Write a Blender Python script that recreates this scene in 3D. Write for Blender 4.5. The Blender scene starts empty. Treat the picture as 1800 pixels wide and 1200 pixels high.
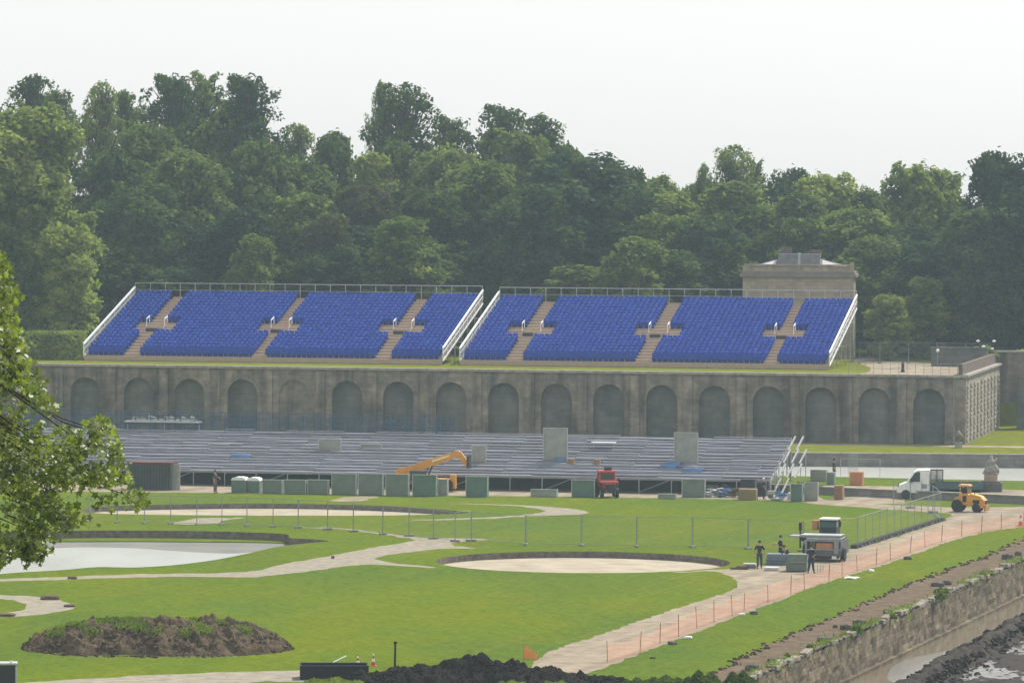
import bpy, math, random
import numpy as np
from mathutils import Vector, Matrix
from mathutils.geometry import delaunay_2d_cdt
R = math.radians
random.seed(7)
rng = np.random.default_rng(7)
S = bpy.context.scene
C = S.collection
# ------------------------------------------------------------ camera
HC, F, YH, ROLL = 24.0, 9100.0, 320.0, 0.0052
pitch = math.atan((600 - YH) / F)
fw = Vector((0, math.cos(pitch), -math.sin(pitch)))
_r0 = Vector((1, 0, 0)); _u0 = Vector((0, math.sin(pitch), math.cos(pitch)))
rt = _r0 * math.cos(ROLL) + _u0 * math.sin(ROLL)
up = -_r0 * math.sin(ROLL) + _u0 * math.cos(ROLL)
cam = bpy.data.cameras.new('camera'); camo = bpy.data.objects.new('camera', cam); C.objects.link(camo)
M3 = Matrix((rt, up, -fw)).transposed()
camo.matrix_world = Matrix.Translation((0, 0, HC)) @ M3.to_4x4()
cam.sensor_width = 36; cam.sensor_fit = 'HORIZONTAL'; cam.lens = F / 1800 * 36
cam.clip_start = 1; cam.clip_end = 4000
S.camera = camo
# ------------------------------------------------------------ world, sun, exposure
SUN_EL, SUN_AZ = 50, 42           # azimuth measured from +Y (view direction) towards +X (right)
W = bpy.data.worlds.new('World'); S.world = W; W.use_nodes = True
nt = W.node_tree; nt.nodes.clear()
sky = nt.nodes.new('ShaderNodeTexSky'); sky.sky_type = 'NISHITA'; sky.sun_disc = False
sky.sun_elevation = R(SUN_EL); sky.sun_rotation = R(SUN_AZ)
sky.air_density = 1.0; sky.dust_density = 2.0; sky.ozone_density = 1.5; sky.altitude = 100
bg = nt.nodes.new('ShaderNodeBackground'); bg.inputs[1].default_value = 0.15
wo = nt.nodes.new('ShaderNodeOutputWorld')
hsv = nt.nodes.new('ShaderNodeHueSaturation'); hsv.inputs['Saturation'].default_value = .22; nt.links.new(sky.outputs[0], hsv.inputs['Color']); veil = nt.nodes.new('ShaderNodeMix'); veil.data_type = 'RGBA'; veil.inputs[0].default_value = .68; veil.inputs[7].default_value = (5.15, 5.15, 5.1, 1)   # thin even cloud veil
nt.links.new(hsv.outputs[0], veil.inputs[6]); nt.links.new(veil.outputs[2], bg.inputs[0]); nt.links.new(bg.outputs[0], wo.inputs[0])
sl = bpy.data.lights.new('sun', 'SUN'); sl.energy = 4.5; sl.angle = R(0.5); sl.color = (1, .95, .87)
so = bpy.data.objects.new('sun', sl); C.objects.link(so)
sd = Vector((math.sin(R(SUN_AZ)) * math.cos(R(SUN_EL)), math.cos(R(SUN_AZ)) * math.cos(R(SUN_EL)), math.sin(R(SUN_EL))))
so.rotation_euler = sd.to_track_quat('Z', 'Y').to_euler(); so.location = (0, 0, 80)
S.view_settings.view_transform = 'Standard'; S.view_settings.look = 'None'
S.view_settings.gamma = 1; S.view_settings.exposure = 0.35
S.cycles.max_bounces = 6; S.cycles.volume_bounces = 1; S.cycles.transparent_max_bounces = 16
try: S.cycles.use_denoising = True
except Exception: pass

# ------------------------------------------------------------ helpers
def at(x, y, z=0.0):
    d = fw + rt * ((x - 900) / F) - up * ((y - 600) / F)
    t = (z - HC) / d.z
    return Vector((0, 0, HC)) + d * t
def atd(x, y, dist):                       # point on the ray at forward distance dist
    d = fw + rt * ((x - 900) / F) - up * ((y - 600) / F)
    return Vector((0, 0, HC)) + d * (dist / d.y)
def ppm(p): return F / (p.y)
def zat(p, y):                             # height above plan point p that shows at picture row y
    q = Vector((p.x, p.y, HC)); return HC - (y - YH - (rt.z * p.x / p.y) * -F * 0) / F * p.y
ORD = ['zeroth','first','second','third','fourth','fifth','sixth','seventh','eighth','ninth','tenth','eleventh','twelfth','thirteenth','fourteenth','fifteenth','sixteenth','seventeenth','eighteenth','nineteenth','twentieth','twenty-first','twenty-second','twenty-third','twenty-fourth','twenty-fifth','twenty-sixth','twenty-seventh','twenty-eighth','twenty-ninth','thirtieth','thirty-first','thirty-second','thirty-third','thirty-fourth','thirty-fifth','thirty-sixth','thirty-seventh','thirty-eighth']
def tag(o, label=None, cat=None, group=None, kind=None):
    if label: o['label'] = label
    if cat: o['category'] = cat
    if group: o['group'] = group
    if kind: o['kind'] = kind
    return o
def empty(name, loc, rz=0.0, label=None, cat=None, group=None):
    o = bpy.data.objects.new(name, None); C.objects.link(o); o.location = loc; o.rotation_euler = (0, 0, rz)
    o.empty_display_size = 0.5
    return tag(o, label, cat, group)
def copy_tree(o, parent=None):
    c = o.copy(); C.objects.link(c)
    if parent: c.parent = parent
    for ch in [k for k in bpy.data.objects if k.parent == o]: copy_tree(ch, c)
    return c
class MB:
    def __init__(s): s.v = []; s.f = []
    def add(s, vs, fs):
        n = len(s.v); s.v += [tuple(v) for v in vs]; s.f += [tuple(i + n for i in f) for f in fs]; return s
    def box(s, c, d, rz=0.0, M=None, taper=1.0):
        x, y, z = d[0] / 2, d[1] / 2, d[2] / 2; vs = []
        for dz in (-1, 1):
            k = taper if dz > 0 else 1.0
            for dx, dy in ((-1, -1), (1, -1), (1, 1), (-1, 1)): vs.append(Vector((dx * x * k, dy * y * k, dz * z)))
        if rz: m = Matrix.Rotation(rz, 3, 'Z'); vs = [m @ v for v in vs]
        if M: vs = [M @ v for v in vs]
        c = Vector(c)
        return s.add([v + c for v in vs], [(0, 3, 2, 1), (4, 5, 6, 7), (0, 1, 5, 4), (1, 2, 6, 5), (2, 3, 7, 6), (3, 0, 4, 7)])
    def bar(s, a, b, w, h=None):
        a, b = Vector(a), Vector(b); h = h or w; d = b - a; L = d.length
        if L < 1e-6: return s
        q = d.to_track_quat('X', 'Z').to_matrix()
        return s.box((a + b) / 2, (L, w, h), M=q)
    def tube(s, a, b, r, r2=None, n=8, caps=True):
        a, b = Vector(a), Vector(b); r2 = r if r2 is None else r2
        q = (b - a).to_track_quat('Z', 'Y').to_matrix(); vs = []
        for p, rr in ((a, r), (b, r2)):
            for k in range(n):
                t = 2 * math.pi * k / n; vs.append(p + q @ Vector((rr * math.cos(t), rr * math.sin(t), 0)))
        fs = [(k, (k + 1) % n, n + (k + 1) % n, n + k) for k in range(n)]
        if caps: fs += [tuple(range(n - 1, -1, -1)), tuple(range(n, 2 * n))]
        return s.add(vs, fs)
    def prism(s, prof, y0, y1, top=1.0):      # side profile (x,z) extruded along y
        n = len(prof); vs = [(x, y0, z) for x, z in prof] + [(x, y1, z) for x, z in prof]
        fs = [(k, (k + 1) % n, n + (k + 1) % n, n + k) for k in range(n)] + [tuple(range(n - 1, -1, -1)), tuple(range(n, 2 * n))]
        return s.add(vs, fs)
    def lathe(s, c, prof, n=12, axis='Z'):    # prof: (r, h)
        vs = []
        for r_, h in prof:
            for k in range(n):
                t = 2 * math.pi * k / n; p = (r_ * math.cos(t), r_ * math.sin(t), h)
                if axis == 'X': p = (p[2], p[0], p[1])
                if axis == 'Y': p = (p[0], p[2], p[1])
                vs.append(Vector(p) + Vector(c))
        fs = []
        for j in range(len(prof) - 1):
            for k in range(n): fs.append((j * n + k, j * n + (k + 1) % n, (j + 1) * n + (k + 1) % n, (j + 1) * n + k))
        fs += [tuple(range(n - 1, -1, -1)), tuple(range((len(prof) - 1) * n, len(prof) * n))]
        return s.add(vs, fs)
    def build(s, name, m, parent=None, smooth=False, bevel=0, loc=None):
        me = bpy.data.meshes.new(name); me.from_pydata(s.v, [], s.f); me.update()
        if m: me.materials.append(m)
        o = bpy.data.objects.new(name, me); C.objects.link(o)
        if parent: o.parent = parent
        if loc is not None: o.location = loc
        if smooth: me.polygons.foreach_set('use_smooth', [True] * len(me.polygons))
        if bevel:
            b = o.modifiers.new('bevel', 'BEVEL'); b.width = bevel; b.segments = 2; b.limit_method = 'ANGLE'
        return o
def npmesh(name, V, Fq, m, parent=None, loc=None):       # numpy arrays, quads
    me = bpy.data.meshes.new(name); nv, nf, k = len(V), len(Fq), Fq.shape[1]
    me.vertices.add(nv); me.vertices.foreach_set('co', V.astype(np.float32).ravel())
    me.loops.add(nf * k); me.loops.foreach_set('vertex_index', Fq.astype(np.int32).ravel())
    me.polygons.add(nf); me.polygons.foreach_set('loop_start', np.arange(0, nf * k, k, dtype=np.int32))
    me.update(calc_edges=True); me.materials.append(m)
    o = bpy.data.objects.new(name, me); C.objects.link(o)
    if parent: o.parent = parent
    if loc is not None: o.location = loc
    return o
# ------------------------------------------------------------ materials
_mc = {}
def mat(name, col, rough=0.8, metal=0.0, var=0.15, scale=1.0, col2=None, bump=0.0, bscale=None, spec=0.3, coord='Object', alpha=1.0, detail=6, stretch=None, thr=None):
    if name in _mc: return _mc[name]
    m = bpy.data.materials.new(name); m.use_nodes = True; n = m.node_tree; b = n.nodes['Principled BSDF']
    b.inputs['Roughness'].default_value = rough; b.inputs['Metallic'].default_value = metal
    b.inputs['Specular IOR Level'].default_value = spec
    tc = n.nodes.new('ShaderNodeTexCoord')
    src = tc.outputs['Object']
    if coord == 'World':
        g = n.nodes.new('ShaderNodeNewGeometry'); src = g.outputs['Position']
    if stretch:
        mp = n.nodes.new('ShaderNodeMapping'); mp.inputs['Scale'].default_value = stretch[:3]
        if len(stretch) > 3: mp.inputs['Rotation'].default_value = (0, 0, stretch[3])
        n.links.new(src, mp.inputs[0]); src = mp.outputs[0]
    nz = n.nodes.new('ShaderNodeTexNoise'); nz.inputs['Scale'].default_value = scale; nz.inputs['Detail'].default_value = detail
    nz.inputs['Roughness'].default_value = 0.65
    n.links.new(src, nz.inputs['Vector'])
    cr = n.nodes.new('ShaderNodeValToRGB')
    a = col2 if col2 else tuple(c * (1 - var) for c in col); c2 = col if col2 else tuple(min(1, c * (1 + var)) for c in col)
    lo, hi = thr if thr else (0.32, 0.68)
    cr.color_ramp.elements[0].position = lo; cr.color_ramp.elements[1].position = hi
    cr.color_ramp.elements[0].color = (*a, 1); cr.color_ramp.elements[1].color = (*c2, 1)
    n.links.new(nz.outputs['Fac'], cr.inputs[0]); n.links.new(cr.outputs[0], b.inputs['Base Color'])
    if bump:
        n2 = n.nodes.new('ShaderNodeTexNoise'); n2.inputs['Scale'].default_value = bscale or scale * 4; n2.inputs['Detail'].default_value = 4
        n.links.new(src, n2.inputs['Vector'])
        bp = n.nodes.new('ShaderNodeBump'); bp.inputs['Strength'].default_value = 1.0; bp.inputs['Distance'].default_value = bump
        n.links.new(n2.outputs['Fac'], bp.inputs['Height']); n.links.new(bp.outputs[0], b.inputs['Normal'])
    if alpha < 1: b.inputs['Alpha'].default_value = alpha
    _mc[name] = m; m['cr'] = cr.name
    return m
def add_variation(m, scale, amount, tint=(1, 1, 1), coord_world=True, stretch=None, along=None, lo=.38, hi=.62):   # a second, larger scale of colour change
    n = m.node_tree; b = n.nodes['Principled BSDF']; lk = b.inputs['Base Color'].links[0].from_socket
    g = n.nodes.new('ShaderNodeNewGeometry'); src = g.outputs['Position']
    if stretch:
        mp = n.nodes.new('ShaderNodeMapping'); mp.inputs['Scale'].default_value = stretch[:3]
        if len(stretch) > 3: mp.inputs['Rotation'].default_value = (0, 0, stretch[3])
        n.links.new(src, mp.inputs[0]); src = mp.outputs[0]
    if along:                       # (angle, length, width)
        mp = n.nodes.new('ShaderNodeMapping'); mp.vector_type = 'TEXTURE'; mp.inputs['Rotation'].default_value = (0, 0, along[0]); mp.inputs['Scale'].default_value = (along[1], along[2], 1)
        n.links.new(src, mp.inputs[0]); src = mp.outputs[0]
    nz = n.nodes.new('ShaderNodeTexNoise'); nz.inputs['Scale'].default_value = scale; nz.inputs['Detail'].default_value = 5
    n.links.new(src, nz.inputs['Vector'])
    cr = n.nodes.new('ShaderNodeValToRGB'); cr.color_ramp.elements[0].position = lo; cr.color_ramp.elements[1].position = hi
    cr.color_ramp.elements[0].color = (0, 0, 0, 1); cr.color_ramp.elements[1].color = (amount,) * 3 + (1,)
    n.links.new(nz.outputs['Fac'], cr.inputs[0])
    mx = n.nodes.new('ShaderNodeMix'); mx.data_type = 'RGBA'; mx.blend_type = 'MULTIPLY'
    n.links.new(cr.outputs[0], mx.inputs[0]); n.links.new(lk, mx.inputs[6]); mx.inputs[7].default_value = (*tint, 1)
    n.links.new(mx.outputs[2], b.inputs['Base Color'])
    return m
def leaf_mat(name, c_dark, c_light, trans=0.38, rough=.85, spec=.08, ns=.5):
    m = bpy.data.materials.new(name); m.use_nodes = True; n = m.node_tree; b = n.nodes['Principled BSDF']; out = n.nodes['Material Output']
    b.inputs['Roughness'].default_value = rough; b.inputs['Specular IOR Level'].default_value = spec
    tc = n.nodes.new('ShaderNodeTexCoord'); nz = n.nodes.new('ShaderNodeTexNoise'); nz.inputs['Scale'].default_value = ns; nz.inputs['Detail'].default_value = 6; nz.inputs['Roughness'].default_value = .7
    n.links.new(tc.outputs['Object'], nz.inputs['Vector'])
    oi = n.nodes.new('ShaderNodeObjectInfo')
    ad = n.nodes.new('ShaderNodeMath'); ad.operation = 'MULTIPLY_ADD'; ad.inputs[1].default_value = .5; n.links.new(oi.outputs['Random'], ad.inputs[0])
    ad2 = n.nodes.new('ShaderNodeMath'); ad2.operation = 'MULTIPLY_ADD'; ad2.inputs[1].default_value = 2.6; ad2.inputs[2].default_value = -1.05
    n.links.new(nz.outputs['Fac'], ad2.inputs[0]); n.links.new(ad2.outputs[0], ad.inputs[2])
    cr = n.nodes.new('ShaderNodeValToRGB'); cr.color_ramp.elements[0].color = (*c_dark, 1); cr.color_ramp.elements[1].color = (*c_light, 1)
    cr.color_ramp.elements[0].position = .15; cr.color_ramp.elements[1].position = .85
    n.links.new(ad.outputs[0], cr.inputs[0]); n.links.new(cr.outputs[0], b.inputs['Base Color'])
    tr = n.nodes.new('ShaderNodeBsdfTranslucent'); mx = n.nodes.new('ShaderNodeMixShader'); mx.inputs[0].default_value = trans
    hs = n.nodes.new('ShaderNodeMix'); hs.data_type = 'RGBA'; hs.blend_type = 'MULTIPLY'; hs.inputs[0].default_value = 1; hs.inputs[7].default_value = (1.2, 1.35, .75, 1)
    n.links.new(cr.outputs[0], hs.inputs[6]); n.links.new(hs.outputs[2], tr.inputs[0])
    n.links.new(b.outputs[0], mx.inputs[1]); n.links.new(tr.outputs[0], mx.inputs[2]); n.links.new(mx.outputs[0], out.inputs[0])
    return m
def net_mat(name, col, cover, scale=1.0):      # open net: procedural openings between strands
    m = bpy.data.materials.new(name); m.use_nodes = True; n = m.node_tree; b = n.nodes['Principled BSDF']; out = n.nodes['Material Output']
    b.inputs['Base Color'].default_value = (*col, 1); b.inputs['Roughness'].default_value = .6
    t = n.nodes.new('ShaderNodeBsdfTransparent'); mx = n.nodes.new('ShaderNodeMixShader')
    tc = n.nodes.new('ShaderNodeTexCoord'); nz = n.nodes.new('ShaderNodeTexNoise'); nz.inputs['Scale'].default_value = 1.2
    n.links.new(tc.outputs['Object'], nz.inputs['Vector'])
    mr = n.nodes.new('ShaderNodeMapRange'); mr.inputs[3].default_value = cover * .75; mr.inputs[4].default_value = min(1, cover * 1.25)
    mr.inputs[1].default_value = .3; mr.inputs[2].default_value = .7
    n.links.new(nz.outputs['Fac'], mr.inputs[0]); n.links.new(mr.outputs[0], mx.inputs[0])
    n.links.new(t.outputs[0], mx.inputs[1]); n.links.new(b.outputs[0], mx.inputs[2]); n.links.new(mx.outputs[0], out.inputs[0])
    return m
def stone_mat(name, c1, c2, bw=.9, bh=.35, mortar=.02, mcol=None):
    m = mat(name, c1, rough=.9, col2=c2, scale=.7, bump=.03, bscale=6, spec=.15)
    n = m.node_tree; b = n.nodes['Principled BSDF']; lk = b.inputs['Base Color'].links[0].from_socket
    tc = n.nodes.new('ShaderNodeTexCoord'); sx = n.nodes.new('ShaderNodeSeparateXYZ'); cb = n.nodes.new('ShaderNodeCombineXYZ')
    n.links.new(tc.outputs['Object'], sx.inputs[0])
    ad = n.nodes.new('ShaderNodeMath'); ad.operation = 'ADD'; n.links.new(sx.outputs[0], ad.inputs[0]); n.links.new(sx.outputs[1], ad.inputs[1])
    n.links.new(ad.outputs[0], cb.inputs[0]); n.links.new(sx.outputs[2], cb.inputs[1])
    br = n.nodes.new('ShaderNodeTexBrick'); br.inputs['Scale'].default_value = 1; br.inputs['Brick Width'].default_value = bw; br.inputs['Row Height'].default_value = bh
    br.inputs['Mortar Size'].default_value = mortar; br.inputs['Color1'].default_value = (1.12, 1.09, 1.05, 1); br.inputs['Color2'].default_value = (.86, .87, .88, 1); br.inputs['Mortar'].default_value = (.8, .8, .8, 1)
    n.links.new(cb.outputs[0], br.inputs['Vector'])
    mx = n.nodes.new('ShaderNodeMix'); mx.data_type = 'RGBA'; mx.blend_type = 'MULTIPLY'; mx.inputs[0].default_value = 1
    n.links.new(lk, mx.inputs[6]); n.links.new(br.outputs[0], mx.inputs[7]); n.links.new(mx.outputs[2], b.inputs['Base Color'])
    return m
grass = mat('lawn_grass', (.136, .176, .016), col2=(.066, .108, .012), rough=.95, scale=2.2, coord='World', bump=.05, bscale=9, spec=.0, detail=9)
add_variation(grass, 1, .9, (.72, .86, 1.5), along=(0, 16, 34)); add_variation(grass, 1, .7, (1.25, 1.03, .8), along=(1.2, 9, 5)); add_variation(grass, 1, .55, (1.5, 1.22, 2.6), along=(1.292, 60, .9), lo=.58, hi=.72)
add_variation(grass, 1, .5, (.8, .84, .8), along=(.3, .9, 2.6), lo=.45, hi=.6)
grass_far = mat('bank_grass', (.16, .18, .02), col2=(.085, .115, .016), rough=.9, scale=.8, coord='World', spec=.0, bump=.05, bscale=6)
add_variation(grass_far, .12, .6, (1.1, .9, .8))
sand = mat('path_sand', (.37, .315, .24), col2=(.235, .20, .155), rough=.95, scale=.9, coord='World', bump=.02, bscale=14, spec=.0)
add_variation(sand, 1, .7, (.72, .72, .74), along=(1.292, 30, 1.1)); add_variation(sand, 1, .6, (.8, .78, .76), along=(.2, 3, 5))
pale = mat('basin_floor', (.41, .365, .285), col2=(.29, .25, .195), rough=.95, scale=.5, coord='World', spec=.0)
gravel = mat('path_gravel', (.33, .295, .24), col2=(.19, .175, .14), rough=.95, scale=1.4, coord='World', bump=.03, bscale=12, spec=.0)
dirt = mat('bare_dirt', (.17, .13, .095), col2=(.085, .066, .048), rough=.95, scale=1.2, coord='World', bump=.05, bscale=8, spec=.0)
rimdirt = mat('cut_earth', (.21, .18, .155), col2=(.09, .078, .068), rough=.95, scale=2.5, coord='World', bump=.05, bscale=8, spec=.0)
darksoil = mat('black_soil', (.035, .03, .028), col2=(.014, .013, .013), rough=.95, scale=2.0, bump=.08, bscale=7, spec=.0)
mud = mat('canal_mud', (.052, .040, .030), col2=(.010, .009, .008), rough=.9, scale=1.6, coord='World', bump=.06, bscale=6, spec=.12)
wetmud = mat('wet_floor', (.15, .145, .125), col2=(.09, .09, .078), rough=.6, scale=.3, coord='World', spec=.5)
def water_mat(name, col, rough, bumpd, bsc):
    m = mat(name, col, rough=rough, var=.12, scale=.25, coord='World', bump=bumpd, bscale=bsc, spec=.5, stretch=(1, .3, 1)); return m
water_pale = water_mat('pale_water', (.36, .37, .34), .28, .03, 3)
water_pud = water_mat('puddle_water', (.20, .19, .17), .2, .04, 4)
water_brown = water_mat('brown_water', (.17, .14, .10), .10, .006, 2)
stone = stone_mat('arcade_stone', (.35, .315, .27), (.17, .16, .15), bw=.8, bh=.33, mortar=.012)
add_variation(stone, .9, .35, (1.2, .98, .9)); add_variation(stone, 1.6, .6, (.7, .72, .72)); add_variation(stone, 1, .85, (.5, .51, .52), stretch=(1.3, 1.3, .10), lo=.48, hi=.64)
add_variation(stone, .35, .75, (.62, .64, .66), stretch=(1, 1, .35))
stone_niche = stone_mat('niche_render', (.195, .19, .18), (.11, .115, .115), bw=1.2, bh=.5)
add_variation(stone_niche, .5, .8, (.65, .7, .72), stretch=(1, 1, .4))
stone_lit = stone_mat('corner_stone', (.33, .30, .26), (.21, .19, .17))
rubble = stone_mat('canal_rubble', (.27, .21, .145), (.10, .082, .062), bw=.5, bh=.22, mortar=.03)
add_variation(rubble, .8, .8, (.5, .5, .48)); add_variation(rubble, 2.2, .7, (.55, .6, .5))
quaytop = mat('quay_coping', (.30, .26, .21), col2=(.08, .08, .06), rough=.95, scale=1.6, coord='World')
bankstone = stone_mat('bank_stone', (.24, .235, .22), (.15, .15, .145), bw=1.1, bh=.4)
coping = mat('coping_stone', (.40, .37, .33), rough=.9, col2=(.20, .19, .17), scale=2, spec=.15)
blueseat = mat('blue_plastic', (.012, .050, .34), rough=.7, var=.2, scale=3, spec=.15)
blueseat_b = mat('blue_plastic_faded', (.018, .065, .37), rough=.7, var=.3, scale=2, spec=.15)
plank = mat('plank', (.46, .355, .27), rough=.85, col2=(.33, .25, .19), scale=2.5, spec=.15, stretch=(1, 6, 6))
planks_g = mat('aluminium_plank', (.29, .30, .345), rough=.8, col2=(.19, .195, .23), scale=1.3, spec=.3, metal=.0, stretch=(.6, 9, 9), thr=(.42, .58))
bfix = mat('dull_steel', (.30, .30, .32), rough=.7, metal=.2, var=.2)
galv = mat('galvanised_steel', (.46, .47, .48), rough=.45, metal=.6, var=.2, scale=3)
whitep = mat('white_paint', (.75, .76, .77), rough=.45, var=.06, scale=3)
dull = mat('grey_board', (.27, .28, .25), rough=.8, var=.2, scale=1.5)
greenp = mat('green_board', (.10, .165, .135), rough=.7, var=.2, scale=1.2)
greenp2 = mat('grey_green_board', (.145, .185, .155), rough=.7, var=.2, scale=1.2)
black = mat('black_rubber', (.02, .02, .021), rough=.8, var=.3, scale=5)
shade = mat('dark_sheet', (.035, .038, .042), rough=.9, var=.3, scale=.6)  # plain dark colour; also paints shade under bleachers and in stair openings
yellow = mat('yellow_paint', (.60, .27, .03), rough=.4, var=.12, scale=2, spec=.5)
orange = mat('orange_plastic', (.42, .19, .09), rough=.5, var=.15, scale=2)
redp = mat('red_paint', (.48, .035, .03), rough=.35, var=.15, scale=2, spec=.5)
darkgl = mat('dark_glass', (.04, .06, .065), rough=.08, var=.2, scale=1, spec=.6)
bluep = mat('blue_frame_paint', (.035, .085, .15), rough=.6, var=.25, scale=2)
cloth_d = mat('dark_cloth', (.018, .022, .035), rough=.9, var=.3, scale=6)
cloth_b = mat('navy_cloth', (.016, .024, .06), rough=.9, var=.3, scale=6)
cloth_g = mat('grey_cloth', (.05, .05, .055), rough=.9, var=.3, scale=6)
skin = mat('skin', (.42, .25, .18), rough=.6, var=.08, scale=5)
hairm = mat('hair', (.025, .018, .013), rough=.8, var=.3, scale=20)
wood = mat('brown_wood', (.26, .15, .075), rough=.8, var=.3, scale=2)
slate = mat('slate_roof', (.17, .17, .19), rough=.7, var=.25, scale=2)
brick = mat('brick_parapet', (.125, .09, .08), rough=.9, var=.3, scale=2.5)
bark = mat('bark', (.07, .055, .042), rough=.95, var=.4, scale=3, bump=.04)
pavil = stone_mat('pavilion_stone', (.40, .335, .26), (.29, .245, .20), bw=.8, bh=.35)
rock = mat('loose_stone', (.30, .28, .25), rough=.9, var=.35, scale=2)
leafA = leaf_mat('leaf_mid', (.034, .064, .020), (.20, .25, .065))
leafB = leaf_mat('leaf_light', (.065, .105, .026), (.29, .34, .085), trans=.45)
leafC = leaf_mat('leaf_dark', (.017, .042, .018), (.095, .14, .045), trans=.32)
leafD = leaf_mat('leaf_olive', (.045, .052, .02), (.10, .11, .035))
leafF = leaf_mat('leaf_near', (.025, .05, .010), (.30, .36, .06), trans=.36, rough=.5, spec=.8, ns=3.2)

# ------------------------------------------------------------ setting: ground sheets from traced plan outlines
def smooth(pts, k=4, closed=True):
    n = len(pts); out = []
    for i in range(n if closed else n - 1):
        p0, p1, p2, p3 = (pts[(i + j) % n] if closed else pts[max(0, min(n - 1, i + j))] for j in (-1, 0, 1, 2))
        for s in range(k):
            t = s / k
            out.append(tuple(.5 * ((2 * b) + (-a + c) * t + (2 * a - 5 * b + 4 * c - d) * t * t + (-a + 3 * b - 3 * c + d) * t ** 3) for a, b, c, d in zip(p0, p1, p2, p3)))
    if not closed: out.append(tuple(pts[-1]))
    return out
def plan(px, z=0.0, sm=True, k=4):
    p = [at(x, y, z).to_2d()[:] for x, y in px]
    return smooth(p, k) if sm else p
def ragged(poly, amp=.14, step=.7):
    out = []; n = len(poly)
    for i in range(n):
        a, b = poly[i], poly[(i + 1) % n]; L = math.hypot(b[0] - a[0], b[1] - a[1]); m_ = max(1, min(60, int(L / step)))
        for k in range(m_):
            t = k / m_; x, y = a[0] + (b[0] - a[0]) * t, a[1] + (b[1] - a[1]) * t
            out.append((x + random.uniform(-amp, amp), y + random.uniform(-amp, amp) * 2.2))
    return out
def inside(pt, poly):
    x, y = pt; c = False; n = len(poly); j = n - 1
    for i in range(n):
        xi, yi = poly[i]; xj, yj = poly[j]
        if (yi > y) != (yj > y) and x < (xj - xi) * (y - yi) / (yj - yi) + xi: c = not c
        j = i
    return c
def sheets(outer, regions, z, base_name, base_mat):   # regions: (name, poly, mat or None for a hole), the later wins
    polys = [outer] + [r_[1] for r_ in regions]
    vs, es = [], []
    for p in polys:
        n0 = len(vs); vs += [Vector(q) for q in p]; es += [(n0 + i, n0 + (i + 1) % len(p)) for i in range(len(p))]
    V, E_, Fc, *_ = delaunay_2d_cdt(vs, es, [], 0, 1e-5)
    groups = {}
    for f in Fc:
        c = (sum(V[i].x for i in f) / len(f), sum(V[i].y for i in f) / len(f))
        if not inside(c, outer): continue
        key = base_name
        for k, (nm, pl, m) in enumerate(regions):
            if inside(c, pl): key = k
        groups.setdefault(key, []).append(f)
    for key, fs in groups.items():
        if key == base_name: nm, m = base_name, base_mat
        else: nm, _, m = regions[key]
        if m is None: continue
        used = sorted({i for f in fs for i in f}); ix = {i: k for k, i in enumerate(used)}
        b = MB(); b.v = [(V[i].x, V[i].y, z) for i in used]; b.f = []
        for f in fs:
            a2 = sum(V[f[k]].x * V[f[(k + 1) % len(f)]].y - V[f[(k + 1) % len(f)]].x * V[f[k]].y for k in range(len(f)))
            g = tuple(ix[i] for i in f); b.f.append(g if a2 > 0 else g[::-1])
        o = b.build(nm, m); tag(o, kind='structure')
# basins
c1 = (at(767, 984).to_2d() + at(1283, 990).to_2d()) / 2; r1 = (at(1283, 990) - at(767, 984)).length / 2
basin1 = [(c1.x + r1 * math.cos(2 * math.pi * k / 72), c1.y + r1 * math.sin(2 * math.pi * k / 72)) for k in range(72)]
basin2 = plan([(140, 897), (180, 890), (260, 887), (360, 885.2), (460, 884.5), (560, 885.5), (650, 888), (740, 892.5), (800, 897), (823, 901), (770, 903.5), (650, 905.5), (450, 905.5), (260, 904), (165, 901)])
pond = plan([(-260, 950), (-100, 938), (60, 935), (150, 932), (250, 932), (350, 933), (450, 935.5), (503, 938.5), (510, 945), (545, 947), (578, 950.5), (540, 954), (485, 961), (440, 971), (380, 983), (310, 992), (240, 996.5), (170, 996), (110, 1001), (40, 1005), (-60, 1010), (-230, 1000)])
path_main = plan([(935, 1180), (960, 1147), (1040, 1120), (1142, 1085), (1225, 1057), (1300, 1029), (1262, 1004), (1200, 1005.5), (1180, 1004.5), (1230, 1002), (1290, 999), (1340, 992), (1400, 985), (1440, 978), (1505, 962), (1560, 948), (1610, 931), (1650, 915), (1672, 903), (1600, 897.5), (1500, 890), (1420, 884), (1440, 881), (1560, 886.5), (1680, 891.5), (1800, 890), (1950, 889), (1950, 917), (1800, 925), (1700, 942), (1625, 967), (1550, 993), (1450, 1024), (1350, 1062), (1250, 1100), (1150, 1139), (1062, 1172), (1000, 1190)], k=3)
path_left = plan([(-150, 1023), (0, 1017), (120, 1013), (260, 1008), (430, 1005), (500, 990), (587, 975), (662, 961), (728, 949.5), (700, 943), (620, 932), (525, 926.3), (525, 925.3), (620, 929.5), (735, 943.5), (840, 946.5), (855, 949), (800, 953), (800, 959), (840, 963), (790, 963.5), (732, 968.5), (675, 976), (662, 983), (700, 990), (760, 996), (755, 997.5), (690, 993), (640, 992), (600, 996), (540, 1004), (470, 1012), (420, 1014), (300, 1013), (120, 1018), (0, 1021), (-150, 1030)], k=3)
path_curl = plan([(-60, 1044), (0, 1045), (60, 1048), (105, 1055), (132, 1066), (110, 1074), (60, 1081), (0, 1083), (-60, 1085), (-60, 1079), (0, 1077.5), (35, 1072), (46, 1064), (30, 1056), (0, 1052), (-60, 1050)], k=3)
path_mid = plan([(580, 880.5), (600, 874), (620, 872.3), (668, 872.3), (650, 876), (632, 880)])
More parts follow.
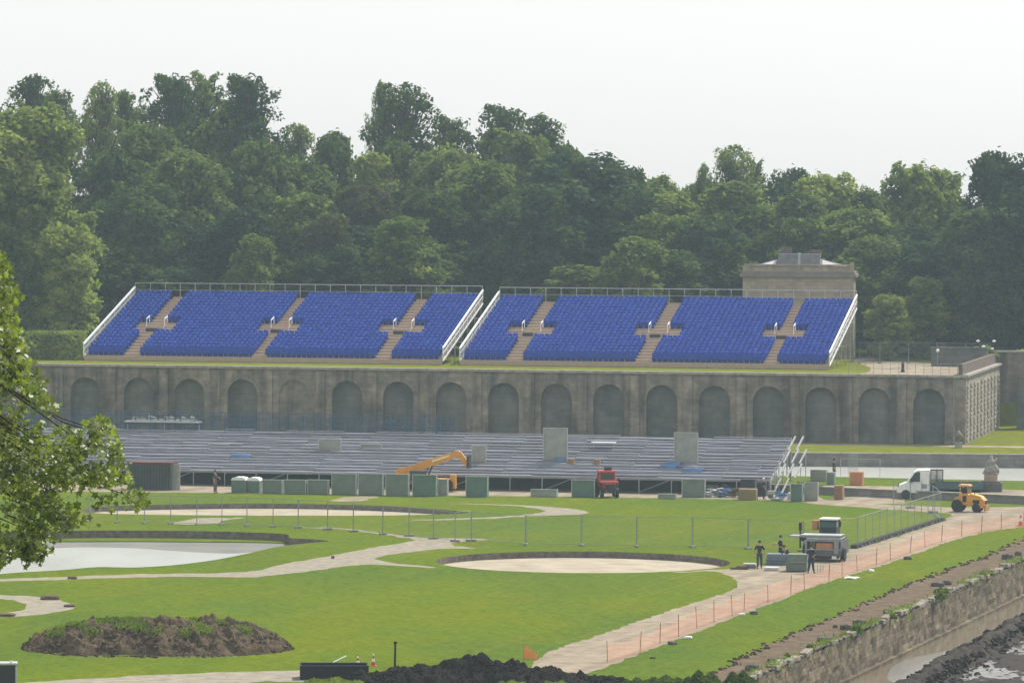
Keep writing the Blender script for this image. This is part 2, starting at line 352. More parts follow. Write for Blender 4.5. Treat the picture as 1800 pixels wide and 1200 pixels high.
path_cres = plan([(735, 914), (850, 911.5), (930, 907), (1000, 904.5), (1036, 901), (1015, 895), (960, 890), (890, 886.5), (800, 884.5), (800, 885), (880, 887.5), (930, 891.5), (957, 897), (935, 903), (850, 909), (735, 912.8)], k=3)
path_patch = plan([(300, 920), (330, 913), (350, 910), (400, 910), (430, 909.5), (395, 914), (370, 920.5)])
path_front = plan([(-300, 859), (300, 865.2), (700, 869.5), (1000, 872.5), (1300, 877.3), (1400, 880.0), (1430, 884), (1500, 886), (1590, 884), (1590, 870), (1500, 872), (1450, 878), (1430, 868), (1430, 840), (900, 835), (-300, 825)], sm=False)
path_sand_r = plan([(1490, 868.5), (1590, 873), (1600, 866), (1700, 871), (1700, 862), (1590, 858), (1490, 856)], sm=False)
path_bottom = plan([(30, 1203), (120, 1193), (300, 1185), (450, 1179), (560, 1177), (600, 1184), (560, 1196), (470, 1197), (390, 1203), (200, 1212)])
dirt_strip_px = [(1240, 1192), (1300, 1158), (1350, 1132), (1445, 1095), (1540, 1050), (1625, 1017), (1675, 997), (1740, 975), (1800, 945), (1900, 910)]
wall_top_px = [(1325, 1192), (1350, 1177), (1392, 1158), (1437, 1140), (1490, 1118), (1525, 1103), (1600, 1070), (1650, 1045), (1725, 1013), (1800, 982), (1900, 941)]
# straight canal-wall line fitted through the traced wall top
wl = [at(x, y) for x, y in wall_top_px]
A = np.array([[p.y, 1] for p in wl]); bx = np.array([p.x for p in wl]); km, kc = np.linalg.lstsq(A, bx, rcond=None)[0]
def wallx(y): return km * y + kc
CW0, CW1 = 120.0, at(1900, 890).y
canal_hole = [(wallx(CW0), CW0), (wallx(CW1 - 2), CW1 - 2), (400, CW1 - 2), (400, CW0)]
g_edge = [at(x, y).to_2d()[:] for x, y in dirt_strip_px]
fb = []
for i in range(len(g_edge) - 1):
    for s in range(14):
        t = s / 14; fb.append((g_edge[i][0] * (1 - t) + g_edge[i + 1][0] * t + random.uniform(-.25, .25), g_edge[i][1] * (1 - t) + g_edge[i + 1][1] * t + random.uniform(-.4, .4)))
dirt_poly = fb + [(wallx(g_edge[-1][1]) + .5, g_edge[-1][1]), (wallx(CW0 + 60) + .5, CW0 + 60), (g_edge[0][0] - 1.0, CW0 + 60)]
LW0 = at(1380, 866); LW1 = at(1800, 885.5)                        # foot of the low wall across the right
lwd = (LW1 - LW0).normalized(); LWa = LW0 - lwd * 95; LWb = LW0 + lwd * 120
outer = [(-300, 60), (400, 60), (400, LWb.y), (LWb.x, LWb.y), (LWa.x, LWa.y), (-300, LWa.y)]
if outer[2][0] < outer[3][0]: outer = outer[:2] + outer[3:]
sheets(outer, [('dirt_verge', dirt_poly, dirt), ('path', ragged(path_main), sand), ('path', ragged(path_left), gravel), ('path', ragged(path_curl), gravel), ('path', ragged(path_mid), sand), ('path', ragged(path_cres), gravel),
               ('path', ragged(path_patch), gravel), ('path', path_front, sand), ('path', ragged(path_bottom), gravel),
               ('hole', basin1, None), ('hole', basin2, None), ('hole', pond, None), ('hole', canal_hole, None)], 0.0, 'lawn', grass)
def basin_walls(poly, z, m, floor, fname, zf=None):
    b = MB(); n = len(poly)
    for i in range(n):
        a, c = poly[i], poly[(i + 1) % n]; b.add([(a[0], a[1], 0), (c[0], c[1], 0), (c[0], c[1], z), (a[0], a[1], z)], [(0, 1, 2, 3)])
    tag(b.build('basin_edge', m), kind='structure')
    cx = sum(p[0] for p in poly) / n; cy = sum(p[1] for p in poly) / n
    sheets(poly, [], z, fname, floor)
basin_walls(basin1, -.42, rimdirt, pale, 'basin_floor')
basin_walls(basin2, -.38, rimdirt, pale, 'basin_floor')
basin_walls(pond, -.55, rimdirt, wetmud, 'pond_floor')
shelf = plan([(-260, 958), (60, 944), (150, 941), (250, 941), (350, 942), (450, 944), (520, 948), (560, 951), (515, 955), (480, 953), (400, 952), (280, 951), (150, 951), (60, 953), (-260, 968)], z=-.5)
sheets([p for p in shelf], [], -.50, 'grass_shelf', grass)
wpoly = plan([(-200, 1000), (-200, 965), (60, 963), (150, 961), (240, 963), (330, 969), (400, 972), (440, 970), (478, 965), (500, 963.5), (470, 973), (420, 985), (380, 995), (310, 1004), (240, 1009), (170, 1009), (60, 1015), (0, 1019)], z=-.5)
wp2 = [p for p in wpoly]
b_ = MB(); 
sheets(wp2, [], -.515, 'water', water_pale)
# one base sheet under everything
b_ = MB(); b_.box((0, 300, -4.05), (640, 900, .1)); tag(b_.build('ground', dirt), kind='structure')

# raised bank beyond the low wall, cross canal, arcade bank
ZB, ZW, ZA = .55, .12, 1.25
def lerp(a, b, t): return a + (b - a) * t
nb0 = at(1400, 836.5, ZB); nb1 = at(1800, 845, ZB); nd = (nb1 - nb0).normalized(); NB0 = nb0 - nd * 120; NB1 = nb0 + nd * 110
fb0 = at(1400, 795.5, ZA); fb1 = at(1800, 798.5, ZA); fd = (fb1 - fb0).normalized(); FB0 = fb0 - fd * 130; FB1 = fb0 + fd * 110
sb = [at(x, y, ZB).to_2d()[:] for x, y in ((1380, 851.5), (1480, 852.5), (1580, 854.5), (1800, 861), (2200, 873), (2200, 905), (1380, 870))]
LA = LWa; LB = LWb
sheets([(LA.x, LA.y), (LB.x, LB.y), (NB1.x, NB1.y), (NB0.x, NB0.y)], [('path', sb, sand)], ZB, 'canal_bank', grass)
def vert_wall(name, a, b, z0, z1, m, th=.4, lab=None, cat='wall', cop=None, copm=None):
    d = (b - a); L = d.to_2d().length; rz = math.atan2(d.y, d.x)
    e = empty(name, (a.x, a.y, 0), rz, lab, cat)
    MB().box((L / 2, th / 2, (z0 + z1) / 2), (L, th, z1 - z0)).build('wall', m, e)
    if cop: MB().box((L / 2, th / 2 - .02, z1 + cop / 2), (L, th + .14, cop)).build('coping', copm or coping, e)
    return e
vert_wall('low_wall', Vector((LA.x, LA.y, 0)), Vector((LB.x, LB.y, 0)), -.3, ZB + .02, bankstone, lab='low dark stone wall crossing the right side beyond the sand path', cop=.07)
vert_wall('canal_wall', Vector((FB0.x, FB0.y, 0)), Vector((FB1.x, FB1.y, 0)), -.4, ZA - .06, bankstone, lab='long grey stone wall on the far bank of the cross canal', cop=.10)
vert_wall('canal_edge', Vector((NB0.x, NB0.y, 0)), Vector((NB1.x, NB1.y, 0)), -.3, ZB + .01, coping, th=.5, lab='pale stone edge along the near bank of the cross canal')
b_ = MB(); b_.add([(NB0.x, NB0.y - 1, ZW), (NB1.x, NB1.y - 1, ZW), (FB1.x, FB1.y + 1, ZW), (FB0.x, FB0.y + 1, ZW)], [(0, 1, 2, 3)]); tag(b_.build('water', water_pale), kind='structure')
# arcade frame
ZT = 7.22; ANG = R(-12.0)
CN = at(1697, 781, ZA); CN.z = 0
uu = Vector((math.cos(ANG), math.sin(ANG), 0)); vv = Vector((-math.sin(ANG), math.cos(ANG), 0))
def wall_s(x, y=720):                        # distance left of the corner along the wall plane for picture column x
    d = fw + rt * ((x - 900) / F) - up * ((y - 600) / F)
    # solve t*d = CN - uu*s  in plan
    a, b, c, e = d.x, uu.x, d.y, uu.y; det = a * e - b * c
    t = (CN.x * e - b * CN.y) / det; s = (a * CN.y - c * CN.x) / det
    return s
bank = [(FB0.x, FB0.y + .3), (FB1.x, FB1.y + .3), (170, 520), (CN.x + 3, 520), (-140, 520)]
sp = [at(x, y, ZA).to_2d()[:] for x, y in ((300, 771), (1400, 781.5), (1700, 785.5), (1900, 788), (1900, 785.2), (1700, 782.5), (1400, 778.5), (300, 768))]
sheets(bank, [('path', sp, sand)], ZA, 'arcade_bank', grass_far)
XL = wall_s(-60)                              # left end of the wall (off frame)
arch_px = [-34, 58, 150, 244, 333, 426, 517, 610, 700, 793, 885, 978, 1070, 1163, 1256, 1351, 1443, 1537, 1633]
wall = empty('arcade_wall', (CN.x, CN.y, ZA), ANG, 'long grey stone retaining wall with a row of blind round arches below the blue stands', 'wall')
Hh = ZT - ZA
cs = [-wall_s(x) for x in arch_px]            # local x (negative, leftwards)
rr = 1.40; zc = Hh - 1.12 - rr; dep = .55
b_ = MB(); L0 = -(-XL) if XL < 0 else -XL
L0 = -wall_s(-80)
prev = L0
bounds = [L0] + [(cs[i] + cs[i + 1]) / 2 for i in range(len(cs) - 1)] + [0.0]
NA = 16
for i, c in enumerate(cs):
    x0, x1 = bounds[i], bounds[i + 1]
    def q(a, b2, c2, d2): b_.add([a, b2, c2, d2], [(0, 1, 2, 3)])
    q((x0, 0, -.3), (c - rr, 0, -.3), (c - rr, 0, zc), (x0, 0, zc)); q((c + rr, 0, -.3), (x1, 0, -.3), (x1, 0, zc), (c + rr, 0, zc))
    q((x0, 0, zc), (c - rr, 0, zc), (c - rr, 0, Hh), (x0, 0, Hh)); q((c + rr, 0, zc), (x1, 0, zc), (x1, 0, Hh), (c + rr, 0, Hh))
    pts = [(c - rr * math.cos(math.pi * k / NA), zc + rr * math.sin(math.pi * k / NA)) for k in range(NA + 1)]
    for k in range(NA):
        (xa, za), (xb, zb_) = pts[k], pts[k + 1]
        q((xa, 0, za), (xb, 0, zb_), (xb, 0, Hh), (xa, 0, Hh)); q((xa, 0, za), (xa, dep, za), (xb, dep, zb_), (xb, 0, zb_))
    q((c - rr, 0, -.3), (c - rr, dep, -.3), (c - rr, dep, zc), (c - rr, 0, zc)); q((c + rr, dep, -.3), (c + rr, 0, -.3), (c + rr, 0, zc), (c + rr, dep, zc))
b_.box((L0 / 2, dep + 1.05, Hh / 2 - .16), (-L0 - .02, .9, Hh + .28))
b_.build('wall', stone, wall)
for i, c in enumerate(cs):
    pts = [(c - rr, -.3), (c + rr, -.3)] + [(c + rr * math.cos(math.pi * k / NA), zc + rr * math.sin(math.pi * k / NA)) for k in range(NA + 1)]
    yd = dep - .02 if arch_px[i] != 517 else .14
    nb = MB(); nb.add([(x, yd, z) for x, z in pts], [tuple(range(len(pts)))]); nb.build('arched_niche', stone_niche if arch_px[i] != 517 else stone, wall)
    rg = MB()                                  # slightly raised arch ring
    for k in range(NA):
        a0, a1 = math.pi * k / NA, math.pi * (k + 1) / NA
        P4 = [(c + r_ * math.cos(a_), zc + r_ * math.sin(a_)) for r_, a_ in ((rr + .005, a0), (rr + .30, a0), (rr + .30, a1), (rr + .005, a1))]
        rg.add([(x, -.05, z) for x, z in P4] + [(x, 0.0, z) for x, z in P4], [(3, 2, 1, 0), (0, 1, 5, 4), (1, 2, 6, 5), (2, 3, 7, 6), (3, 0, 4, 7)])
    rg.build('arch_ring', stone, wall)
for i in range(len(bounds) - 1):
    MB().box((bounds[i + 1] - (.45 if i == len(bounds) - 2 else 0), -.09, Hh / 2 - .3), (.80, .18, Hh - .02)).build('pilaster', stone, wall)
MB().box((L0 / 2, .25, Hh - .02), (-L0 + .2, .95, .22)).build('coping', coping, wall)
# return face at the right corner
RE = at(1757, 752.5, ZA); RE.z = 0
rd = RE - CN; Lr = rd.length; rz = math.atan2(rd.y, rd.x)
ret = empty('corner_wall', (CN.x, CN.y, ZA), rz, 'sunlit rusticated end face of the arcade wall at its right corner', 'wall')
MB().box((Lr / 2, .55, Hh / 2 - .15), (Lr - .02, 1.1, Hh + .3 - .1)).build('wall', stone_lit, ret)
rb = MB()
for c_ in range(10):
    for k in range(12):
        rb.box((Lr * (c_ + .5) / 10 + (.12 if k % 2 else -.12), -.04, .4 + k * .42), (Lr / 10 * .55, .1, .25), M=Matrix.Rotation(random.uniform(-.08, .08), 3, 'Y'))
rb.build('rusticated_blocks', stone_lit, ret)
MB().box((Lr / 2, .45, Hh + .04), (Lr + .3, 1.3, .18)).build('coping', coping, ret)
MB().box((Lr / 2, .5, Hh + .13 + .45), (Lr - .3, .35, .9)).build('parapet', brick, ret)
# end wall with gateway further right
g0 = at(1756, 752, ZA); g1 = at(1900, 752, ZA)
ga = Vector((g0.x - 1.0, RE.y + .4, 0)); pm = F / ga.y
gw = empty('gateway_wall', (ga.x, ga.y, ZA), R(-3), 'grey stone wall with a rectangular gateway at the right edge of the frame', 'wall')
ox0 = (1756 - 1756) / pm + 1.0; ox1 = ox0 + 31 / pm; zlo, zhi = 0, 45 / pm
MB().box((ox0 / 2 - .1, .3, 3.1), (ox0 - .1, .5, 6.2)).box(((ox0 + ox1) / 2, .3, (zhi + 7.1) / 2), (ox1 - ox0 + .3, .5, 7.1 - zhi)).box((ox1 + 6, .3, 3.55), (12, .5, 7.1)).build('wall', stone, gw)
MB().box((5, .25, 7.17), (16, .8, .16)).build('coping', coping, gw)
MB().box((ox1 + .35, -.06, 2.2), (.7, .2, 4.4)).build('pilaster', stone_niche, gw)
# terrace sheet
def tz(x, y): return at(x, y, ZT).to_2d()[:]
TL = CN + uu * L0
te = [(TL.x + vv.x * .6, TL.y + vv.y * .6), (CN.x + vv.x * .6, CN.y + vv.y * .6), (RE.x - .3, RE.y), (RE.x + .4, RE.y + 14), (160, RE.y + 14), (220, 760), (-220, 760), (-160, TL.y + 20)]
gr = [tz(x, y) for x, y in ((1505, 625), (1540, 628), (1600, 637), (1690, 641), (1700, 655), (1700, 662), (1500, 659), (1530, 652), (1530, 645), (1500, 636))]
gr2 = [tz(x, y) for x, y in ((1560, 627), (1640, 630), (1695, 640), (1690, 642), (1600, 637), (1545, 629))]
b_ = MB(); b_.add([(RE.x - .3, RE.y + 8, ZA), (160, RE.y + 8, ZA), (160, RE.y + 14, ZT), (RE.x + .4, RE.y + 14, ZT)], [(0, 1, 2, 3)]); tag(b_.build('grass_slope', grass_far), kind='structure')
sheets(te, [('terrace_gravel', gr, sand)], ZT, 'terrace', grass_far)

# ------------------------------------------------------------ bottom-right canal
cwd = Vector((wallx(400) - wallx(200), 200, 0)); cl_ang = math.atan2(cwd.y, cwd.x)
ZC = -2.3
cwall = empty('canal_quay_wall', (wallx(CW0), CW0, 0), cl_ang, 'crumbling rubble quay wall of the drained canal at bottom right', 'wall')
Lc = math.hypot(wallx(CW1) - wallx(CW0), CW1 - CW0)
# local x runs along the quay, local -y faces the canal (right)
b_ = MB(); nx, nz_ = 520, 9
for i in range(nx + 1):
    for j in range(nz_ + 1):
        x = Lc * i / nx; z = ZC - .3 + (2.3 + .3 - .12) * j / nz_
        b_.v.append((x, -.05 - .22 * (1 - j / nz_) + random.uniform(-.07, .07), z))
for i in range(nx):
    for j in range(nz_):
        k = i * (nz_ + 1) + j; b_.f.append((k, k + nz_ + 1, k + nz_ + 2, k + 1))
b_.build('wall', rubble, cwall)
MB().box((Lc / 2, -.3, ZC + .08), (Lc, .3, .22)).build('footing', rubble, cwall)
cp = MB(); x = 0
while x < Lc:
    L_ = random.uniform(.7, 2.2)
    if random.random() < .6: cp.box((x + L_ / 2, .12 + random.uniform(-.1, .1), -.03 + random.uniform(-.05, .06)), (L_ * .94, .5 + random.uniform(-.15, .15), .26), rz=random.uniform(-.06, .06), M=Matrix.Rotation(random.uniform(-.06, .06), 3, 'Y'))
    else:
        for k in range(3): cp.box((x + L_ * random.random(), random.uniform(0, .3), -.1), (random.uniform(.2, .4), .3, .25), rz=random.random() * 3)
    x += L_
cp.build('coping', quaytop, cwall, bevel=.05)
b_ = MB(); b_.add([(wallx(CW0) - 1, CW0, ZC), (400, CW0, ZC), (400, CW1, ZC), (wallx(CW1) - 1, CW1, ZC)], [(0, 1, 2, 3)]); tag(b_.build('canal_water', water_brown), kind='structure')
# mud bank as a rough sheet with ridges, standing in the canal
mpx = [(1500, 1252), (1565, 1219), (1600, 1202), (1662, 1166), (1725, 1130), (1800, 1092), (1900, 1046)]
mp = [at(x, y, ZC) for x, y in mpx]
def edge_x(y):
    for a, b2 in zip(mp[:-1], mp[1:]):
        if a.y <= y <= b2.y: return a.x + (b2.x - a.x) * (y - a.y) / (b2.y - a.y)
    return mp[0].x - (mp[0].y - y) * (mp[1].x - mp[0].x) / (mp[1].y - mp[0].y) if y < mp[0].y else mp[-1].x + (y - mp[-1].y) * (mp[-1].x - mp[-2].x) / (mp[-1].y - mp[-2].y)
from mathutils import noise as mn
ys = np.linspace(215, 345, 300); xs = np.concatenate([np.linspace(-1.0, 14, 150), np.linspace(14.5, 45, 40)])
V = []; 
for y in ys:
    ex = edge_x(y)
    for x in xs:
        p = Vector((ex + x, y, 0)); h = mn.fractal(Vector((p.x * .45, p.y * .16, 0)), 1, 2, 5) * .14 + mn.noise(Vector((p.x * 2.2, p.y * 1.6, 3))) * .10 + mn.noise(Vector((p.x * 5, p.y * 3, 3))) * .04
        ridge = .62 * math.exp(-((x - .75 - .5 * mn.noise(Vector((p.y * .12, 0, 0)))) / .7) ** 2) * (1 + .5 * mn.noise(Vector((p.x * .8, p.y * .7, 9))))
        z = ZC + .03 + ridge + h * (.8 + 1.6 * ridge)
        if x < 0: z = ZC - .5
        V.append((p.x + mn.noise(Vector((p.y * .9, x, 1))) * .3, p.y, z))
V = np.array(V); nxs = len(xs); I = np.arange(len(ys) - 1)[:, None] * nxs + np.arange(nxs - 1)[None, :]; I = I.ravel()
o = npmesh('mud_bank', V, np.stack([I, I + 1, I + nxs + 1, I + nxs], 1), mud); tag(o, kind='structure')

pud = [(edge_x(y) + 1.6, y) for y in (215, 240, 265, 290, 315, 345)] + [(130, 345), (130, 215)]
sheets(pud, [], ZC + .03, 'puddles', water_pud)
# ------------------------------------------------------------ upper grandstands
NR, TR = 20, .85
def stand_rise(zt_top): return (zt_top - .35) / NR
def plan_s(p0, px, y, z): return (at(px, y, z) - p0).dot(uu)
SO = at(148, 633.5, ZT); SO.z = ZT
topz = None
def z_at_px(pt, y):
    lo, hi = -5, 60
    for _ in range(40):
        m_ = (lo + hi) / 2; w = Vector((pt.x, pt.y, m_)) - Vector((0, 0, HC)); yy = 600 - F * w.dot(up) / w.dot(fw)
        if yy > y: lo = m_
        else: hi = m_
    return (lo + hi) / 2
pt = SO + uu * 60 + vv * (NR * TR)
def seat_mesh():
    b = MB()
    b.box((0, .02, .34), (.43, .40, .05)); b.box((0, .22, .58), (.44, .06, .50), M=Matrix.Rotation(R(-10), 3, 'X')); b.box((0, .16, .16), (.40, .05, .32))
    return b
sm_ = seat_mesh(); seatV = np.array(sm_.v); seatF = np.array(sm_.f)
seat_me = None
def grandstand(px0, px1, aisles, landings, label, lower_left):
    global seat_me
    s0 = (at(px0, 633.5 + (px0 - 148) * .0118, ZT) - SO).dot(uu); s1 = (at(px1, 633.5 + (px1 - 148) * .0118, ZT) - SO).dot(uu)
    org = SO + uu * s0; L = s1 - s0
    back = org + uu * (L / 2) + vv * (NR * TR)
    ytop = 524 + (px0 + px1 - 980) / 2 * .0125
    ztop = z_at_px(back, ytop) - ZT
    rise = (ztop - .5) / NR
    e = empty('grandstand', org, ANG, label, 'grandstand', 'blue seated grandstands on the terrace')
    def fz(j): return .5 + rise * j           # tread height of row j
    al = [((at(x, y, ZT) - org).dot(uu)) for x, y in aisles]
    LAND = (7, 11)
    # deck treads with risers
    dk = MB()
    for j in range(NR):
        dk.box((L / 2, j * TR + TR / 2, fz(j) - .03), (L, TR - .01, .06)); dk.box((L / 2, j * TR + .03, fz(j) - rise / 2 - .035), (L, .04, rise - .0))
    dk.build('deck', plank, e)
    MB().box((L / 2, -.03, .25), (L, .04, .44)).build('front_fascia', plank, e)
    for a in al:
        ld = MB(); stp = MB()
        z = fz(LAND[1]) - .05
        # landing platform cut as a shallow cross-shaped floor, with a dark box for the shaded stair opening
        for j in range(LAND[0], LAND[1]): ld.box((a, j * TR + TR / 2, fz(j) + .012), (4.35, TR - .02, .03)); ld.box((a, j * TR + .0, fz(j) - rise / 2 + .01), (4.35, .03, rise))
        for j in range(NR):
            stp.box((a, j * TR + .62, fz(j) + rise / 2 - .01), (1.45, .38, rise - .03))
        ld.build('landing', plank, e); stp.build('aisle_steps', plank, e)
    for a in al:
        op = MB().box((a - .15, LAND[0] * TR + 1.1, fz(LAND[0] + 1) + .17), (.95, .5, .32)); op.build('stair_opening_shade', shade, e)  # solid dark box stands for the shade inside the stair opening
        for dx in (-1.0, .75):
            hr = MB()
            y0, y1 = (LAND[0] + 2.9) * TR, (LAND[0] + 4.1) * TR; z0, z1 = fz(LAND[0] + 3) - .1, fz(LAND[0] + 4) - .05
            hr.bar((a + dx, y0, z0 + .75), (a + dx, y1, z1 + .7), .07, .08); hr.bar((a + dx, y0, z0), (a + dx, y0, z0 + .85), .05); hr.bar((a + dx, y1, z1 - .2), (a + dx, y1, z1 + .75), .05)
            hr.build('handrail', whitep, e)
    # seats
    pos = []
    for j in range(NR):
        n = int((L - .5) / .5)
        for k in range(n):
            x = .45 + k * .5; skip = False
            for a in al:
                if abs(x - a) < .66: skip = True
                if LAND[0] <= j <= LAND[1] - 1 and abs(x - a) < 2.1: skip = True
            if not skip: pos.append((x + random.uniform(-.015, .015), j * TR + .40 + random.uniform(-.02, .02), fz(j), j))
    near = [p for p in pos if p[3] == 0][:100]
    rest = [p for p in pos if p not in near]
    if seat_me is None:
        so_ = MB(); so_.v = sm_.v; so_.f = sm_.f; so_ = so_.build('seat', blueseat); seat_me = so_.data; bpy.data.objects.remove(so_)
    for p in near:
        o = bpy.data.objects.new('seat', seat_me); C.objects.link(o); o.parent = e; o.location = p[:3]
    mats = ([], [])
    for p in rest: mats[0 if random.random() < .8 else 1].append(p)
    VV, FF = [], []; midx = []
    for gi, pl in enumerate(mats):
        for p in pl:
            V_ = seatV * np.array([1, 1, random.uniform(.96, 1.04)]) + np.array(p[:3]); FF.append(seatF + sum(len(q_) for q_ in VV)) if False else None
            VV.append(V_); midx += [gi] * len(seatF)
    n0 = len(seatV); VVa = np.concatenate(VV); FFa = np.concatenate([seatF + n0 * i for i in range(len(VV))])
    o = npmesh('seats', VVa, FFa, blueseat, e); o.data.materials.append(blueseat_b); o.data.polygons.foreach_set('material_index', midx); o['kind'] = 'stuff'
    # back rail
    br = MB(); yb = NR * TR + .05; zt_ = fz(NR - 1)
    nb = int(L / 1.45)
    for k in range(nb + 1): br.box((L * k / nb, yb, zt_ + .75), (.05, .05, 1.55))
    br.bar((0, yb, zt_ + 1.55), (L, yb, zt_ + 1.55), .07, .07); br.bar((0, yb, zt_ + .9), (L, yb, zt_ + .9), .03)
    br.build('back_railing', galv, e)
    # side rails and side scaffold
    for sx, nm in ((0.0, -1), (L, 1)):
        sr = MB(); xx = sx + nm * .06
        sr.bar((xx, 0, .5 + 1.05), (xx, yb, zt_ + 1.15), .13, .16); sr.bar((xx, 0, .55), (xx, 0, 1.55), .07); sr.bar((xx, 0, .5 + .55), (xx, yb, zt_ + .6), .04, .05)
        sr.bar((xx, 0, .38), (xx, yb, zt_ - .1), .05, .16)
        for j in range(0, NR + 1, 2): sr.bar((xx, j * TR, fz(j) - .1), (xx, j * TR, fz(j) + 1.0), .05)
        sr.build('side_railing', whitep, e)
        nm_ = MB(); nm_.add([(xx - nm * .03, 0, .45), (xx - nm * .03, yb, zt_ - .05), (xx - nm * .03, yb, zt_ + 1.1), (xx - nm * .03, 0, 1.5)], [(0, 1, 2, 3)]); nm_.build('side_mesh', meshnet, e)
        sc = MB()
        for off in (0, -nm * 2.5):
            for j in range(1, 7):
                y = yb * j / 6; zz = .4 + rise * (y / TR) - .05; x_ = sx + off - nm * .12
                sc.bar((x_, y, 0), (x_, y, zz), .06)
                sc.bar((x_, y, .4), (x_, y - yb / 6, max(.5, zz - rise * 3.4)), .045)
                for h in (1.9, 3.9):
                    if zz > h: sc.bar((x_, y, h), (x_, yb, h), .05)
        sc.build('scaffold', galv, e)
    # diagonal brace frames behind
    sc = MB()
    for k in range(0, int(L / 2.5) + 1):
        x_ = min(L - .2, .2 + k * 2.5); sc.bar((x_, yb - .1, 0), (x_, yb - .1, zt_), .06); sc.bar((x_, yb * .5, 0), (x_, yb * .5, zt_ * .5), .06)
    sc.build('rear_scaffold', galv, e)
    return e
meshnet = net_mat('wire_mesh', (.40, .42, .43), .38)
grandstand(148, 781, ((245, 633), (465, 636), (681, 639)), None, 'left grandstand of blue seats with three brown plank aisles', True)
grandstand(813, 1462, ((910, 642), (1135, 645), (1359, 648)), None, 'right grandstand of blue seats, in front of the stone pavilion', False)

# ------------------------------------------------------------ lower bleachers
BO = at(1352, 871); BO.z = 0
Lb = (BO - at(-80, 853)).dot(uu); bd = Vector(BO - uu * Lb)
NB_, TB = 13, .80
bback = BO + vv * (NB_ * TB)
zb_top = z_at_px(bback, 773)
blea = empty('bleachers', (bd.x, bd.y, 0), ANG, 'long unfinished grey bleachers of bare planks standing before the arcade wall', 'bleachers')
rb_ = (zb_top - 1.25) / NB_
def bz(j): return 1.25 + rb_ * j
for part in range(1):
    tr_ = MB(); bn = MB()
    for j in range(NB_ + 1):
        x = 0
        while x < Lb:
            L_ = min(random.choice((2.5, 2.5, 5.0)), Lb - x)
            tr_.box((x + L_ / 2, j * TB + TB / 2 + random.uniform(-.02, .02), bz(j) - .03 + random.uniform(-.02, .02)), (L_ - .03, TB * .97, .05))
            if random.random() < .6: bn.box((x + L_ / 2, j * TB + TB * .75, bz(j) + .10 + random.uniform(-.02, .03)), (L_ - random.uniform(.04, .12), .26, .045))
            tr_.box((x + L_ / 2, j * TB + .04 + random.uniform(-.02, .02), bz(j) - rb_ / 2 - .02), (L_ - .02, .03, rb_ * 1.0))
            x += L_
    tr_.build('treads', planks_g, blea); bn.build('bench_rows', planks_g, blea)
sup = MB(); n = int(Lb / 2.5)
for k in range(n + 1):
    x = Lb * k / n
    for y in (0.05, 3.4, 6.8, 10.2): sup.bar((x, y, 0), (x, y, bz(y / TB) - .06), .07)
    sup.bar((x, .3, 1.0), (x, NB_ * TB, zb_top - rb_ - .22), .06, .12)
    if k % 3 == 0: sup.bar((x, 0.05, .1), (min(Lb, x + 2.5), .05, 1.1), .045)
sup.bar((0, 0, 1.18), (Lb, 0, 1.18), .06, .12)
sup.build('support_frame', bfix, blea)
MB().box((Lb / 2 - .2, 2.6, .55), (Lb - .6, .06, 1.0)).build('shade_sheet', shade, blea)  # dark sheet added for the shade in the opening under the rows
# raking braces stacked at the right-hand end
for lev, (z0, z1, n_) in enumerate(((.1, 1.2, 2), (1.2, 2.2, 3), (2.2, 3.2, 3), (3.1, 4.1, 2))):
    for k in range(n_):
        y0 = 1.2 + lev * 2.4 + k * .1; x0 = Lb + .15 + k * .62
        MB().bar((x0, y0, z0), (x0 + .30, y0 + 1.6, z1), .12, .10).build('raking_brace', galv, blea)
rk = MB()
for k in range(6): rk.bar((Lb + .1, k * 2.0 + .1, 0), (Lb + .1, k * 2.0 + .1, bz(k * 2.5) + .3), .08)
for k in range(4): rk.bar((Lb + 1.4, k * 2.6 + 1.5, 0), (Lb + 1.4, k * 2.6 + 1.5, .7 + k * .75), .06)
rk.build('end_frame', galv, blea)
# blue guard frame at the back of the bleachers
gf = MB(); yb = NB_ * TB + .4
xr = Lb - (BO - at(745, 860)).dot(uu)
k = 0; x = 0
while x < xr:
    gf.bar((x, yb, 0), (x, yb, zb_top + 1.45), .05); gf.bar((x, yb + 1.3, 0), (x, yb + 1.3, zb_top + 1.5), .05); x += 1.25
for h in (.5, .95, 1.45): gf.bar((0, yb, zb_top + h), (xr, yb, zb_top + h), .05)
gf.build('rear_guard_frame', bluep, blea)
bnet = net_mat('blue_net', (.03, .09, .16), .28)
MB().add([(0, yb + .1, zb_top - 1), (xr, yb + .1, zb_top - 1), (xr, yb + .1, zb_top + 1.25), (0, yb + .1, zb_top + 1.25)], [(0, 1, 2, 3)]).build('rear_netting', bnet, blea)
